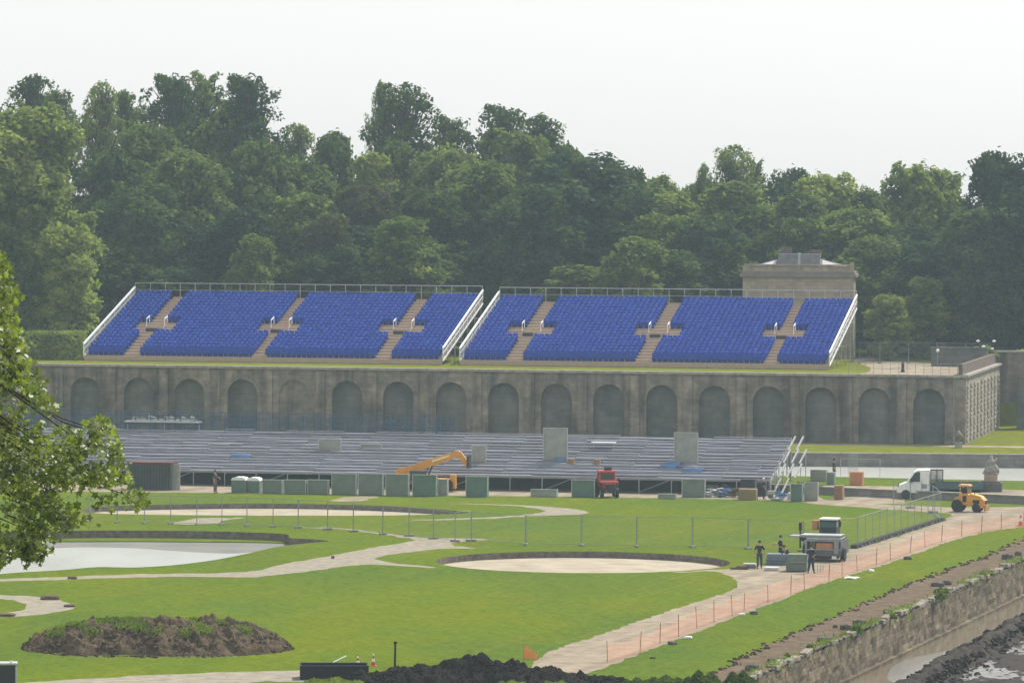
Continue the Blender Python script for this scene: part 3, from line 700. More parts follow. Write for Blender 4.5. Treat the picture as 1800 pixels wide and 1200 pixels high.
# things lying on or standing in the bleachers
def on_bleacher(px, row):
    """plan point on bleacher row at picture column px"""
    p0 = bd + vv * (row * TB + .4)
    d = fw + rt * ((px - 900) / F) - up * (200 / F)
    a, b, c, e_ = d.x, -uu.x, d.y, -uu.y; det = a * e_ - b * c
    t = (p0.x * e_ - b * p0.y) / det; q_ = Vector((d.x * t, d.y * t, bz(row)))
    return q_
def panel(name, px0, px1, yt, row, m, lab, cat='panel', th=.12, frame=None, zb=None, grp=None):
    p = on_bleacher((px0 + px1) / 2, row); w = (px1 - px0) / ppm(p); z1 = z_at_px(p, yt)
    h = z1 - p.z
    e = empty(name, p, ANG, lab, cat, grp)
    MB().box((0, 0, h / 2 + .01), (w, th, h - .02)).build('board', m, e)
    fr = MB(); k = .05
    fr.bar((-w / 2, -th / 2 - .03, h), (w / 2, -th / 2 - .03, h), k); fr.bar((w / 2, -th / 2 - .03, 0), (w / 2, -th / 2 - .03, h), k); fr.bar((-w / 2, -th / 2 - .03, 0), (-w / 2, -th / 2 - .03, h), k)
    fr.bar((-w * .4, th / 2, h * .9), (-w * .4, th / 2 + .5, .1), k); fr.bar((w * .4, th / 2, h * .9), (w * .4, th / 2 + .5, .1), k)
    fr.build('frame', frame or galv, e); return e
panel('site_board', 955, 998, 752, 5, dull, 'tall grey board standing up through the middle of the bleachers, highest of all', grp='grey boards stood in the bleachers')
panel('site_board', 1185, 1227, 760, 5, dull, 'tall grey board with a pale right edge near the right end of the bleachers', grp='grey boards stood in the bleachers')
panel('site_board', 830, 855, 783, 4, dull, 'narrow upright grey board beside the fork of the raised yellow boom', grp='grey boards stood in the bleachers')
panel('site_board', 560, 600, 771, 7, dull, 'low greenish board with a pale top edge high on the left half of the bleachers', grp='grey boards stood in the bleachers')
panel('site_board', 366, 403, 780, 8, shade if False else dull, 'small dim grey board on the left part of the bleachers above the white-roofed toilets', grp='grey boards stood in the bleachers')
panel('site_board', 633, 672, 780, 8, dull, 'flat grey board lying low on the bleachers left of the yellow boom', grp='grey boards stood in the bleachers')
p = on_bleacher(1061, 9); e = empty('trestle_table', p, ANG, 'bright white trestle table top on the bleachers between two grey boards', 'table')
MB().box((0, 0, .5), (1.9, .7, .06)).build('tabletop', whitep, e); MB().bar((-.8, 0, 0), (-.8, 0, .47), .05).bar((.8, 0, 0), (.8, 0, .47), .05).build('leg', galv, e)
bsheet = mat('light_blue_sheet', (.12, .22, .42), rough=.6, var=.3, scale=2)
for (x0, x1, row, lab) in ((1170, 1197, 4, 'light blue sheet laid over the benches near the right board, upper left one'), (1160, 1190, 3, 'light blue sheet on the lower benches below the right-hand board'), (1200, 1236, 2, 'light blue sheet on the lower benches, right-hand one'), (405, 440, 4, 'light blue sheet on the bleachers at left above the toilets'), (975, 995, 5, 'light blue sheet lying at the foot of the tallest board')):
    p = on_bleacher((x0 + x1) / 2, row); w = (x1 - x0) / ppm(p)
    o = MB().box((0, .15, .24), (w, .5, .03)).box((0, -.1, .1), (w * .96, .03, .26)).build('blue_sheet', bsheet, loc=p); o.rotation_euler = (0, 0, ANG); tag(o, lab, 'sheet', 'blue sheets laid on the bleachers')
for i, (x0, row) in enumerate(((1005, 4), (1050, 4))):
    p = on_bleacher(x0, row); o = MB().box((0, 0, .15), (.45, .35, .28)).box((0, 0, .31), (.5, .4, .04)).build('wooden_box', wood, loc=p); o.rotation_euler = (0, 0, ANG)
    tag(o, ('small brown wooden box on the bleachers below the tallest board', 'small brown wooden box on the bleachers just above the red tractor')[i], 'box', 'brown boxes on the bleachers')
leadm0 = mat('dusty_white', (.48, .48, .46), rough=.8, var=.2)
for k, x in enumerate((236, 243, 252, 264, 272, 283, 292, 301, 313, 322, 331, 338)):
    p = on_bleacher(x, NB_ + .2); p.z = z_at_px(p, 739 + random.uniform(-1, 1)); 
    hgt = random.uniform(.12, .4)
    o = MB().box((0, 0, hgt / 2), (.35, .2, hgt), M=Matrix.Rotation(R(20), 3, 'Y')).box((.1, 0, .04), (.5, .25, .06)).build('white_sack', leadm0, loc=p)
    tag(o, 'small white bundle on the ledge behind the bleachers, ' + ORD[k + 1] + ' from left', 'bundle', 'white bundles on the ledge behind the bleachers')
ledge = on_bleacher(287, NB_ + .2); o = MB().box((0, 0, -.06), (6.3, .9, .1)).bar((-3, 0, -3.4), (-3, 0, -.1), .06).bar((3, 0, -3.4), (3, 0, -.1), .06).bar((0, .3, -3.4), (0, .3, -.1), .06).build('scaffold_ledge', galv, loc=(ledge.x, ledge.y, z_at_px(ledge, 739.5))); o.rotation_euler = (0, 0, ANG); tag(o, 'narrow scaffold ledge carrying white bundles behind the bleachers', 'ledge')

# ------------------------------------------------------------ boards, toilets and clutter before the bleachers
def stood(px0, px1, yt, yb, m, lab, name='site_hoarding', cat='hoarding', grp=None, th=.5, fr=galv, rz=ANG):
    p = at((px0 + px1) / 2, yb); w = (px1 - px0) / ppm(p); h = (yb - yt) / ppm(p)
    e = empty(name, p, rz, lab, cat, grp)
    MB().box((0, th / 2, h / 2), (w - .06, th, h - .04)).build('board', m, e, bevel=.01)
    b = MB()
    for x in (-w / 2 + .03, w / 2 - .03): b.bar((x, -.03, 0), (x, -.03, h), .055)
    b.bar((-w / 2, -.03, h), (w / 2, -.03, h), .05); b.bar((-w / 2, th + .03, h * .98), (w / 2, th + .03, h * .98), .04)
    b.build('frame', fr, e); return e
PG = 'green site panels before the bleachers'
for a in ((582, 627, 832, 869, greenp2, 'tall green panel, leftmost of the row of tall ones below the yellow boom'),
          (629, 674, 832, 870, greenp2, 'tall grey-green panel, second of the tall row left of the boom'),
          (677, 719, 833, 871, greenp2, 'tall grey-green panel directly under the low end of the yellow boom'),
          (724, 768, 834, 872, greenp, 'dark green tall panel under the middle of the yellow boom'),
          (818, 858, 837, 873, greenp, 'dark green tall panel with a broad pale right edge, under the fork'),
          (1004, 1046, 843, 873.5, greenp, 'dark green panel touching the left side of the red tractor'),
          (770, 787, 842, 871, dull, 'narrow grey panel between two dark green ones beneath the boom'),
          (460, 497, 843, 867, greenp2, 'low green panel right beside the white-roofed toilets'),
          (498, 539, 843, 868, greenp2, 'low pale green panel, middle of the three low ones at left'),
          (540, 578, 843, 868.5, greenp2, 'low pale green panel, rightmost of the three low ones at left'),
          (932, 980, 860, 873, dull, 'very low wide grey panel left of the red tractor'),
          (1156, 1189, 868, 876.5, dull, 'very low grey panel right of the red tractor'),
          (1198, 1240, 842, 874, greenp2, 'faint grey-green panel standing under the right end of the bleachers'),
          (1389, 1411, 850, 881, greenp, 'dark grey-green panel left of the pair at the right end of the bleachers'),
          (1413, 1438, 847, 880, dull, 'grey panel, right one of the pair by the end of the bleachers')):
    stood(*a, grp=PG)
# dark shed at left under the bleachers
p = at(262, 861); e = empty('dark_container', p, ANG, 'dark container with a maroon top at the left end of the bleachers', 'container')
w = 78 / ppm(p); h = 46 / ppm(p)
MB().box((0, 1, h / 2), (w, 2, h)).build('body', mat('container_green', (.06, .08, .07), rough=.7, var=.3), e, bevel=.03)
cb = MB()
for k in range(14): cb.box((-w / 2 + w * (k + .5) / 14, -.03, h / 2), (.06, .06, h - .3))
cb.build('ribs', shade, e)
MB().box((0, 1, h + .02), (w + .06, 2.06, .22)).build('top_rim', mat('maroon', (.09, .03, .035), rough=.8), e)
MB().box((w / 2 + .35, .6, h / 2), (.5, .1, h)).build('open_door', dull, e)
# portable toilets
def toilet(px0, px1, yt, yb, lab):
    p = at((px0 + px1) / 2, yb); w = (px1 - px0) / ppm(p); h = (yb - yt) / ppm(p)
    e = empty('portable_toilet', p, ANG, lab, 'portable toilet', 'portable toilets')
    MB().box((0, .5, (h - .25) / 2), (w, 1.0, h - .25)).build('cabin', greenp2, e, bevel=.03)
    MB().prism([(-w / 2 - .03, h - .25), (w / 2 + .03, h - .25), (w / 2 * .85, h - .06), (w / 2 * .4, h), (-w / 2 * .4, h), (-w / 2 * .85, h - .06)], -.04, 1.04).build('roof', whitep, e)
    MB().box((0, -.02, (h - .35) / 2), (w * .7, .04, h - .45)).build('door', greenp, e)
toilet(406, 432, 838, 866, 'portable toilet with a white domed roof, left of the pair')
toilet(433, 456, 839, 866, 'portable toilet with a white domed roof, right of the pair')
# crates and boxes
def crate(px0, px1, yt, yb, m, lab, cat='crate', z0=0.0, d=.9, name='crate', rz=ANG):
    p = at((px0 + px1) / 2, yb, z0); w = (px1 - px0) / ppm(p); h = (yb - yt) / ppm(p)
    e = empty(name, p, rz, lab, cat)
    MB().box((0, d / 2, h / 2), (w, d, h)).build('box', m, e, bevel=.02)
    b = MB()
    for k in range(3): b.box((0, -.02, h * (k + .5) / 3), (w * .98, .04, h / 3 * .8))
    b.build('slats', m, e); return e
crate(1297, 1329, 859, 878.5, mat('tan_board', (.25, .18, .10), rough=.8, var=.25), 'tan wooden crate on the sand at the right end of the bleachers')
crate(1301, 1327, 842, 858, shade, 'dark crate stacked behind and above the tan crate', z0=.0, name='dark_crate') if False else None
crate(1301, 1327, 842, 874, shade, 'tall dark crate standing directly behind the tan one', name='dark_crate')
crate(1330, 1346, 847, 872, shade, 'dark upright case right of the tan crate', 'case', name='dark_case')
crate(1466, 1481, 853, 878, wood, 'upright brown box left of the end of the low wall', 'box', name='brown_box')
crate(1493, 1516, 829, 853, orange, 'orange-red box standing on the canal bank above the low wall', 'box', z0=ZB, name='orange_box')
crate(1424, 1452, 825, 846, dull, 'grey open frame box on the near canal bank', 'box', z0=ZB, name='grey_box')
crate(1453, 1466, 830, 852, greenp2, 'slim grey-green cabinet beside the grey frame box', 'cabinet', z0=ZB, name='cabinet')
crate(1384, 1399, 866, 878, mat('white_goods', (.5, .5, .5), rough=.5), 'low pale bundle on the sand left of the dark green panel', 'bundle', name='pale_bundle')
# fencing goods leaning at the low wall
for i, (x, y, w, lab) in enumerate(((1470, 826, 20, 'thin wire frame standing by the far canal wall'),)):
    p = at(1512, 838, ZB); wm = 70 / ppm(p); e = empty('wire_frame', p, ANG, 'long thin wire frame standing on the near canal bank', 'frame')
    MB().bar((-wm / 2, 0, 1.45), (wm / 2, 0, 1.45), .03).bar((wm / 2, 0, 0), (wm / 2, 0, 1.45), .04).bar((-wm / 2, 0, 0), (-wm / 2, 0, 1.45), .04).build('frame', galv, e)
    MB().add([(-wm * .32, 0, .0), (-wm * .05, 0, 0), (-wm * .05, 0, 1.9), (-wm * .32, 0, 1.9)], [(0, 1, 2, 3)]).build('mesh', meshnet, e)
# junk piles under the bleachers at the right
jm = [galv, dull, bsheet, wood, greenp2]
for k, (x, y) in enumerate(((1248, 874), (1262, 873), (1275, 874), (1288, 873), (1256, 868), (1272, 867), (1358, 879), (1370, 880), (1412, 862), (1440, 868))):
    p = at(x, y); b = MB()
    for j in range(5): b.box((random.uniform(-.3, .3), random.uniform(-.3, .3), .12 + j * .13), (random.uniform(.4, .9), random.uniform(.2, .5), random.uniform(.06, .14)), rz=random.uniform(-.6, .6), M=Matrix.Rotation(random.uniform(-.3, .3), 3, 'X'))
    o = b.build('material_pile', jm[k % 5], loc=p)
    tag(o, 'small pile of building parts, ' + ORD[k + 1] + ' from the left along the right end of the bleachers' if k != 4 and k != 5 else 'small pile of parts set back in the shade under the bleachers, ' + ('left' if k == 4 else 'right') + ' one', 'pile', 'small piles of building parts')
# sand blocks / pale stones along the front edge
# ------------------------------------------------------------ temporary mesh fencing
def fence_panel_mesh(L=3.45, Hf=2.0):
    e = empty('fence_panel', (0, 0, 0))
    b = MB(); 
    for x in (0.03, L - .03): b.tube((x, 0, .08), (x, 0, Hf), .024, n=6)
    for z in (.12, Hf - .02): b.tube((.03, 0, z), (L - .03, 0, z), .017, n=6)
    b.build('frame', galv_d, e)
    MB().add([(.05, 0, .14), (L - .05, 0, .14), (L - .05, 0, Hf - .04), (.05, 0, Hf - .04)], [(0, 1, 2, 3)]).build('wire_mesh', wire, e)
    MB().box((0.0, 0, .07), (.25, .7, .14)).build('concrete_foot', concrete, e, bevel=.02)
    return e
galv_d = mat('weathered_steel', (.26, .28, .29), rough=.6, metal=.4, var=.2)
wire = net_mat('fence_wire', (.36, .38, .37), .07)
concrete = mat('concrete', (.20, .195, .185), rough=.9, var=.25)
fproto = fence_panel_mesh(); fproto_used = False
def place_panel(a, b, lab, grp, hs=1.0, far=False):
    global fproto_used
    d = b - a; L = d.length
    o = fproto if not fproto_used else copy_tree(fproto); fproto_used = True
    o.location = a; o.rotation_euler = (0, 0, math.atan2(d.y, d.x)); o.scale = (L / 3.45, 1, hs)
    tag(o, lab, 'fence panel', grp); return o
runA = [(155, 917), (206, 918.5), (254, 920), (300, 921), (346, 922.5), (390, 923), (434, 924.5), (480, 926), (524, 928), (576, 931), (621, 934.5), (673, 939.5), (719, 942.5), (762, 947), (800, 952), (828, 949)]
for i in range(len(runA) - 1): place_panel(at(*runA[i]), at(*runA[i + 1]), 'mesh fence panel on the lawn left of the round sand basin, ' + ORD[i + 1] + ' from the left', 'mesh fence panels crossing the lawn on the left')
runB = [(828, 951), (924, 958), (1022, 959), (1119, 961), (1217, 962), (1315, 965), (1412, 969), (1508, 962)]
for i in range(len(runB) - 1): place_panel(at(*runB[i]), at(*runB[i + 1]), 'wide mesh fence panel on the lawn behind the round sand basin, ' + ORD[i + 1] + ' from the left', 'mesh fence panels behind the round basin')
n = 12
for i in range(n):
    t0, t1 = i / n, (i + 1) / n
    A_, B_ = at(1508, 961), at(1654, 914)
    place_panel(A_.lerp(B_, t0), A_.lerp(B_, t1), 'mesh fence panel along the sand path towards the yellow loader, ' + ORD[i + 1] + ' from the parked truck', 'mesh fence panels along the sand path')
runD = [(1654, 914), (1640, 901), (1600, 893), (1570, 889)]
for i in range(3): place_panel(at(*runD[i]), at(*runD[i + 1]), 'mesh fence panel at the far bend of the path fence, ' + ORD[i + 1] + ' from the bend', 'mesh fence panels at the far bend')
# kerb of dark feet along the path fence
A_, B_ = at(1500, 964), at(1656, 914.5); kd = B_ - A_
for k in range(26):
    q_ = A_.lerp(B_, (k + .5) / 26); o = MB().box((0, 0, .12), (kd.length / 26 * .85, .45, .24), taper=.9).build('ballast_block', black, loc=q_); o.rotation_euler = (0, 0, math.atan2(kd.y, kd.x) + random.uniform(-.05, .05))
    tag(o, 'dark ballast block at the foot of the path fence, ' + ORD[k + 1] + ' from the parked truck', 'ballast block', 'ballast blocks along the path fence')
# fence on the terrace
runT = [(1505, 640), (1541, 640), (1592, 640), (1642, 641), (1693, 642), (1737, 642)]
for i in range(5): place_panel(at(*runT[i], ZT) + vv * 2, at(*runT[i + 1], ZT) + vv * 2, 'mesh fence panel up on the terrace right of the blue seats, ' + ORD[i + 1] + ' from the left', 'mesh fence panels on the terrace', hs=1.0)
rl = MB(); P0 = CN - uu * 10.4 + vv * .3; 
k = 0
for i in range(15): rl.bar((i * .74, 0, 0), (i * .74, 0, 1.05), .04)
rl.bar((0, 0, 1.05), (10.3, 0, 1.05), .035); rl.bar((0, 0, .55), (10.3, 0, .55), .025)
o = rl.build('edge_railing', galv_d, loc=(P0.x, P0.y, ZT)); o.rotation_euler = (0, 0, ANG); tag(o, 'thin steel railing on the terrace edge near its right corner', 'railing')

# ------------------------------------------------------------ orange barrier net
onet = net_mat('orange_net', (.90, .36, .24), .27)
stakes = [(1068, 1163), (1125, 1147), (1160, 1130), (1193, 1118), (1225, 1104), (1255, 1093), (1287, 1082), (1308, 1073), (1350, 1058), (1390, 1045), (1414, 1037), (1457, 1021), (1480, 1012), (1507, 1004), (1540, 993), (1565, 985), (1600, 972), (1626, 962), (1655, 952), (1690, 943), (1725, 935), (1760, 930), (1800, 926), (1850, 922)]
bar_ = empty('barrier_net', at(*stakes[0]), 0, 'long sagging orange barrier net on stakes along the right side of the sand path', 'barrier net')
o0 = at(*stakes[0]); net = MB(); prevt = None
for i, s in enumerate(stakes):
    q_ = at(*s) - o0; lean = random.uniform(-.08, .08); hh = random.uniform(.92, 1.12)
    MB().tube((q_.x, q_.y, 0), (q_.x + lean, q_.y, hh + .08), .022, n=6).build('stake', orange if i in (0, 1, 7) else mat('rusty_stake', (.16, .10, .07), rough=.8), bar_)
    if i < len(stakes) - 1:
        q2 = at(*stakes[i + 1]) - o0; sag = random.uniform(.08, .35)
        for k in range(8):
            t0, t1 = k / 8, (k + 1) / 8; vs = []
            for t in (t0, t1):
                pp = q_.lerp(q2, t); z = 1.0 - sag * 4 * t * (1 - t); w_ = .12 * math.sin(t * 9 + i)
                vs += [(pp.x, pp.y, .02), (pp.x + w_ * .5, pp.y + w_, z)]
            net.add([vs[0], vs[2], vs[3], vs[1]], [(0, 1, 2, 3)])
net.build('net', onet, bar_)
o0 = at(919, 1158); b = MB(); b.add([(0, 0, 0), (.75, .1, 0), (.75, .1, .25), (.1, 0, .72)], [(0, 1, 2, 3)])
e = empty('net_scrap', o0, 0, 'short bright orange net scrap on a stake behind the black heap', 'barrier net'); b.build('net', net_mat('orange_net_dense', (.9, .25, .08), .8), e); MB().tube((.05, 0, 0), (.05, 0, .8), .02).build('stake', orange, e)
# cone at far right of the path
def cone(px, yb, hpx, lab, tilt=0, m1=None):
    p = at(px, yb); h = hpx / ppm(p); e = empty('traffic_cone', p, .3, lab, 'traffic cone', 'red and white traffic cones')
    MB().box((0, 0, .02), (h * .5, h * .5, .04)).build('base', orange, e)
    zs = [.04, h * .35, h * .6, h * .8, h]; rs = [h * .19, h * .13, h * .09, h * .06, h * .035]
    for k in range(4): MB().tube((0, 0, zs[k]), (0, 0, zs[k + 1]), rs[k], rs[k + 1], n=12).build('band', (redp, whitep)[k % 2] if m1 is None else (m1, redp)[k % 2], e)
    e.rotation_euler = (tilt, 0, .3)
cone(629, 1167, 19, 'traffic cone, paler left one of two behind the black soil heap', 0, whitep); cone(656, 1170, 23, 'traffic cone, redder right one of two behind the black soil heap', .05)
cone(1794, 924, 24, 'red traffic cone at the far right edge of the sand path')

# ------------------------------------------------------------ soil heaps
YO = .12
def heap(name, px0, px1, yb, hm, dm, m, lab, seed, rough=.35, crest=None, patch=None):
    a, b2 = at(px0, yb), at(px1, yb); L = (b2 - a).length; nx, ny = 420, 110; V = []
    for j in range(ny + 1):
        for i in range(nx + 1):
            u_, v_ = i / nx, j / ny; x = L * (u_ - .5); y = dm * (v_ - .5) * math.sqrt(max(.02, 1 - (2 * u_ - 1) ** 2 * .98)) - dm * .5 * (1 - math.sqrt(max(.02, 1 - (2 * u_ - 1) ** 2 * .98))) * .0
            env = max(0, 1 - abs(2 * u_ - 1) ** 3.2) ** .7 * max(0, math.sin(math.pi * v_)) ** .75
            c = crest(u_) if crest else 1
            q_ = Vector((x * .8 + seed, y * .8, 0))
            nn = 1 + rough * mn.fractal(q_, 1, 2.1, 3) * 1.2
            z = hm * env * c * nn + (mn.fractal(Vector((x * 2.0, y * 2.0, seed)), .8, 2.1, 4)) * .20 * min(1, env * 4) + mn.fractal(Vector((x * 6.0, y * 6.0, seed)), .7, 2.1, 3) * .06 * min(1, env * 4) - .05
            jx = .18 * mn.noise(Vector((x * 1.7, y * 1.7, seed + 5))); V.append((x + jx, y + mn.noise(Vector((x, y, seed + 2))) * .25 + (1 - v_) ** 2 * 1.6 * mn.fractal(Vector((x * .35, 0, seed + 7)), 1, 2, 3), z))
    V = np.array(V); I = (np.arange(ny)[:, None] * (nx + 1) + np.arange(nx)[None, :]).ravel()
    mid = (a + b2) / 2 + Vector((0, dm * YO, 0))
    e = empty(name, mid, math.atan2(b2.y - a.y, b2.x - a.x), lab, 'soil heap')
    npmesh('soil', V, np.stack([I, I + 1, I + nx + 2, I + nx + 1], 1), m, e)
    cl = MB()
    for k in range(1500):
        u_ = random.uniform(.0, 1); v_ = random.uniform(-.06, .95) if k > 300 else random.uniform(-.12, .1); env = max(0, 1 - abs(2 * u_ - 1) ** 3.2) ** .7 * max(0, math.sin(math.pi * max(0, v_))) ** .75
        r_ = random.uniform(.02, .06) + .1 * random.random() ** 4; x, y = L * (u_ - .5), dm * (v_ - .5) * math.sqrt(max(.02, 1 - (2 * u_ - 1) ** 2 * .98)); z = hm * env * (crest(u_) if crest else 1) * .95
        M_ = Matrix.Rotation(random.random() * 6, 3, 'Z') @ Matrix.Rotation(random.random() * 3, 3, 'X')
        cl.box((x, y, z + r_ * .1), (r_ * 2, r_ * 1.4, r_ * 1.2), M=M_, taper=.6)
    cl.build('clods', m, e)['kind'] = 'stuff'
    return e, L, mid
soil2 = mat('overgrown_soil', (.135, .10, .068), col2=(.038, .030, .024), rough=.95, scale=2.6, bump=.06, bscale=5, spec=.0)
def tufts(e, L, dm, hm, n, m, crest=None, zmin=.35, name='weeds', size=.22, xr=(.1, .9)):
    # clumps of grassy weeds sitting on the heap
    P_ = []
    cents = [(random.uniform(*xr), random.uniform(.2, .62)) for _ in range(34)]
    for k in range(n):
        cu, cv = random.choice(cents); u_ = cu + random.gauss(0, .016); v_ = cv + random.gauss(0, .035)
        u_ = min(.97, max(.03, u_)); v_ = min(.9, max(.05, v_))
        env = max(0, 1 - abs(2 * u_ - 1) ** 3.2) ** .7 * max(0, math.sin(math.pi * v_)) ** .75
        P_.append((L * (u_ - .5), dm * (v_ - .5) * math.sqrt(max(.02, 1 - (2 * u_ - 1) ** 2 * .98)), hm * env * (crest(u_) if crest else 1) + random.uniform(-.05, .12)))
    P_ = np.array(P_); blades(P_, size, m, name, e)
def blades(P_, size, m, name, parent=None, w=.05):
    n = len(P_); ang = rng.uniform(0, 6.28, n); lean = rng.normal(0, .35, (n, 2)) * size; h = size * rng.uniform(.5, 1.3, n)
    dx = np.stack([np.cos(ang), np.sin(ang), np.zeros(n)], 1) * w
    tip = P_ + np.stack([lean[:, 0], lean[:, 1], h], 1)
    V = np.stack([P_ - dx, P_ + dx, tip + dx * .3, tip - dx * .3], 1).reshape(-1, 3)
    return npmesh(name, V, np.arange(4 * n).reshape(-1, 4), m, parent)
weed = leaf_mat('weed_green', (.08, .12, .02), (.20, .26, .05), trans=.4)
e, L, mid = heap('soil_heap', 35, 512, 1142, 1.45, 9.0, soil2, 'wide rounded heap of brown soil with green weeds on the lawn at lower left', 3.1, rough=.24)
tufts(e, L, 9.0, 1.45, 3000, weed, size=.09)
crs = lambda u_: .42 + .62 * math.exp(-((u_ - .50) / .21) ** 2) + .07 * math.sin(u_ * 27) + .05 * math.sin(u_ * 61)
e, L, mid = heap('soil_heap', 560, 1100, 1200, 1.0, 5.0, darksoil, 'long jagged heap of black soil at the bottom centre', 9.7, rough=.45, crest=crs)
# black trough beside heap, post, plank
p = at(588, 1194); e = empty('black_skip', p, 0.06, 'long low black trough at the left end of the black soil heap', 'trough'); w = 118 / ppm(p); h = 24 / ppm(p)
MB().box((0, 0, h / 2), (w, .06, h)).box((0, 1.6, h / 2), (w, .06, h)).box((-w / 2, .8, h / 2), (.06, 1.6, h)).box((w / 2, .8, h / 2), (.06, 1.6, h)).box((0, .8, .08), (w - .1, 1.55, .06)).build('body', black, e)
MB().box((0, -.02, h), (w + .06, .12, .06)).box((0, 1.62, h), (w + .06, .12, .06)).build('rim', shade, e)
o = MB().bar((0, 0, 0), (.62, .1, .3), .16, .03).build('plank', wood if False else whitep, loc=at(586, 1192) + Vector((0, 0, .80))); tag(o, 'pale plank leaning across the rim of the black trough', 'plank')
o = MB().tube((0, 0, 0), (.02, 0, 1.25), .06, .05).box((.02, 0, 1.22), (.17, .15, .12)).build('wooden_post', black, loc=at(694, 1172)); tag(o, 'dark upright post behind the black soil heap', 'post')
# cabinet bottom-left corner
p = at(14, 1250); e = empty('metal_cabinet', p, 0.1, 'dark metal cabinet with a bright lid cut off by the lower left corner', 'cabinet'); h = 84 / ppm(p)
MB().box((-.15, .4, h / 2), (1.05, .8, h - .1)).build('body', shade, e, bevel=.03); MB().box((-.15, .4, h), (1.15, .9, .1)).build('lid', galv, e, bevel=.02); MB().tube((.15, .1, h), (.15, .1, h + .14), .06).build('knob', whitep, e)
MB().box((.38, .0, h / 2), (.1, .06, h - .15)).build('edge_strip', galv, e)

# ------------------------------------------------------------ loose stones
def stone_at(px, yb, wpx, hpx, lab, m=rock, z=0, grp='loose stones by the path and quay'):
    p = at(px, yb, z); k = ppm(p); w, h = wpx / k, hpx / k; b = MB()
    n1, n2 = 14, 8; sx_ = random.random() * 9
    for a_ in range(n2 + 1):
        for c_ in range(n1):
            th, ph = math.pi * a_ / n2, 2 * math.pi * c_ / n1; v_ = Vector((math.sin(th) * math.cos(ph), math.sin(th) * math.sin(ph), math.cos(th)))
            v_ = Vector([math.copysign(abs(q_) ** .6, q_) for q_ in v_]); v_ *= 1 + .28 * mn.noise(v_ * 1.6 + Vector((sx_, 0, 0)))
            b.v.append((v_.x * w * .5, v_.y * w * .36, h * .42 + v_.z * h * .55))
    for a_ in range(n2):
        for c_ in range(n1): b.f.append((a_ * n1 + c_, (a_ + 1) * n1 + c_, (a_ + 1) * n1 + (c_ + 1) % n1, a_ * n1 + (c_ + 1) % n1))
    o = b.build('loose_stone', m, loc=p); tag(o, lab, 'stone', grp)
STN = [(1182, 1132, 17, 6, 'dark flat stone on the grass right of the net, nearest the camera', dull), (1210, 1122, 13, 5, 'white stone on the grass beside the net, near end', whitep), (1304, 1081, 12, 4, 'white bag-like stone touching the foot of the net', whitep), (1325, 1079, 15, 6, 'grey stone just right of the white one at the foot of the net', rock),
       (1498, 1017, 26, 4, 'flat pale slab on the grass beside the net, below the truck', whitep), (1532, 1005, 10, 5, 'small pale stone on the grass edge beside the net', whitep), (1595, 983, 14, 6, 'grey stone on the grass beside the net, farther along', rock), (1147, 1157, 11, 4, 'small grey stone on the grass near the net start', rock),
       (1450, 1127, 28, 9, 'long dark block on the dirt verge, nearest of the row', dull), (1486, 1106, 20, 10, 'dark squared block on the dirt verge, left of a touching pair', dull), (1510, 1098, 26, 10, 'dark squared block on the dirt verge, right of a touching pair', dull), (1561, 1077, 19, 8, 'single small block on the dirt verge at mid length', dull), (1648, 1030, 24, 8, 'dark twin block on the dirt verge, left half', dull), (1664, 1027, 18, 8, 'dark twin block on the dirt verge, right half', dull), (1771, 983, 21, 11, 'large pale-topped block on the verge near the right edge', rock), (1790, 976, 12, 8, 'smaller block behind the large one at the right edge', dull), (1322, 1178, 26, 12, 'large dark boulder where the verge meets the bottom shrubs', dull), (1356, 1163, 14, 7, 'dark stone on the verge above the quay start', dull), (1468, 1103, 10, 6, 'small stone left of the pair of blocks on the verge', rock)]
dstone = mat('dark_stone', (.15, .14, .125), col2=(.05, .048, .045), rough=.9, scale=4, spec=.1)
for s in STN: stone_at(*s[:5], m=dstone if s[5] in (dull, rock) else s[5])
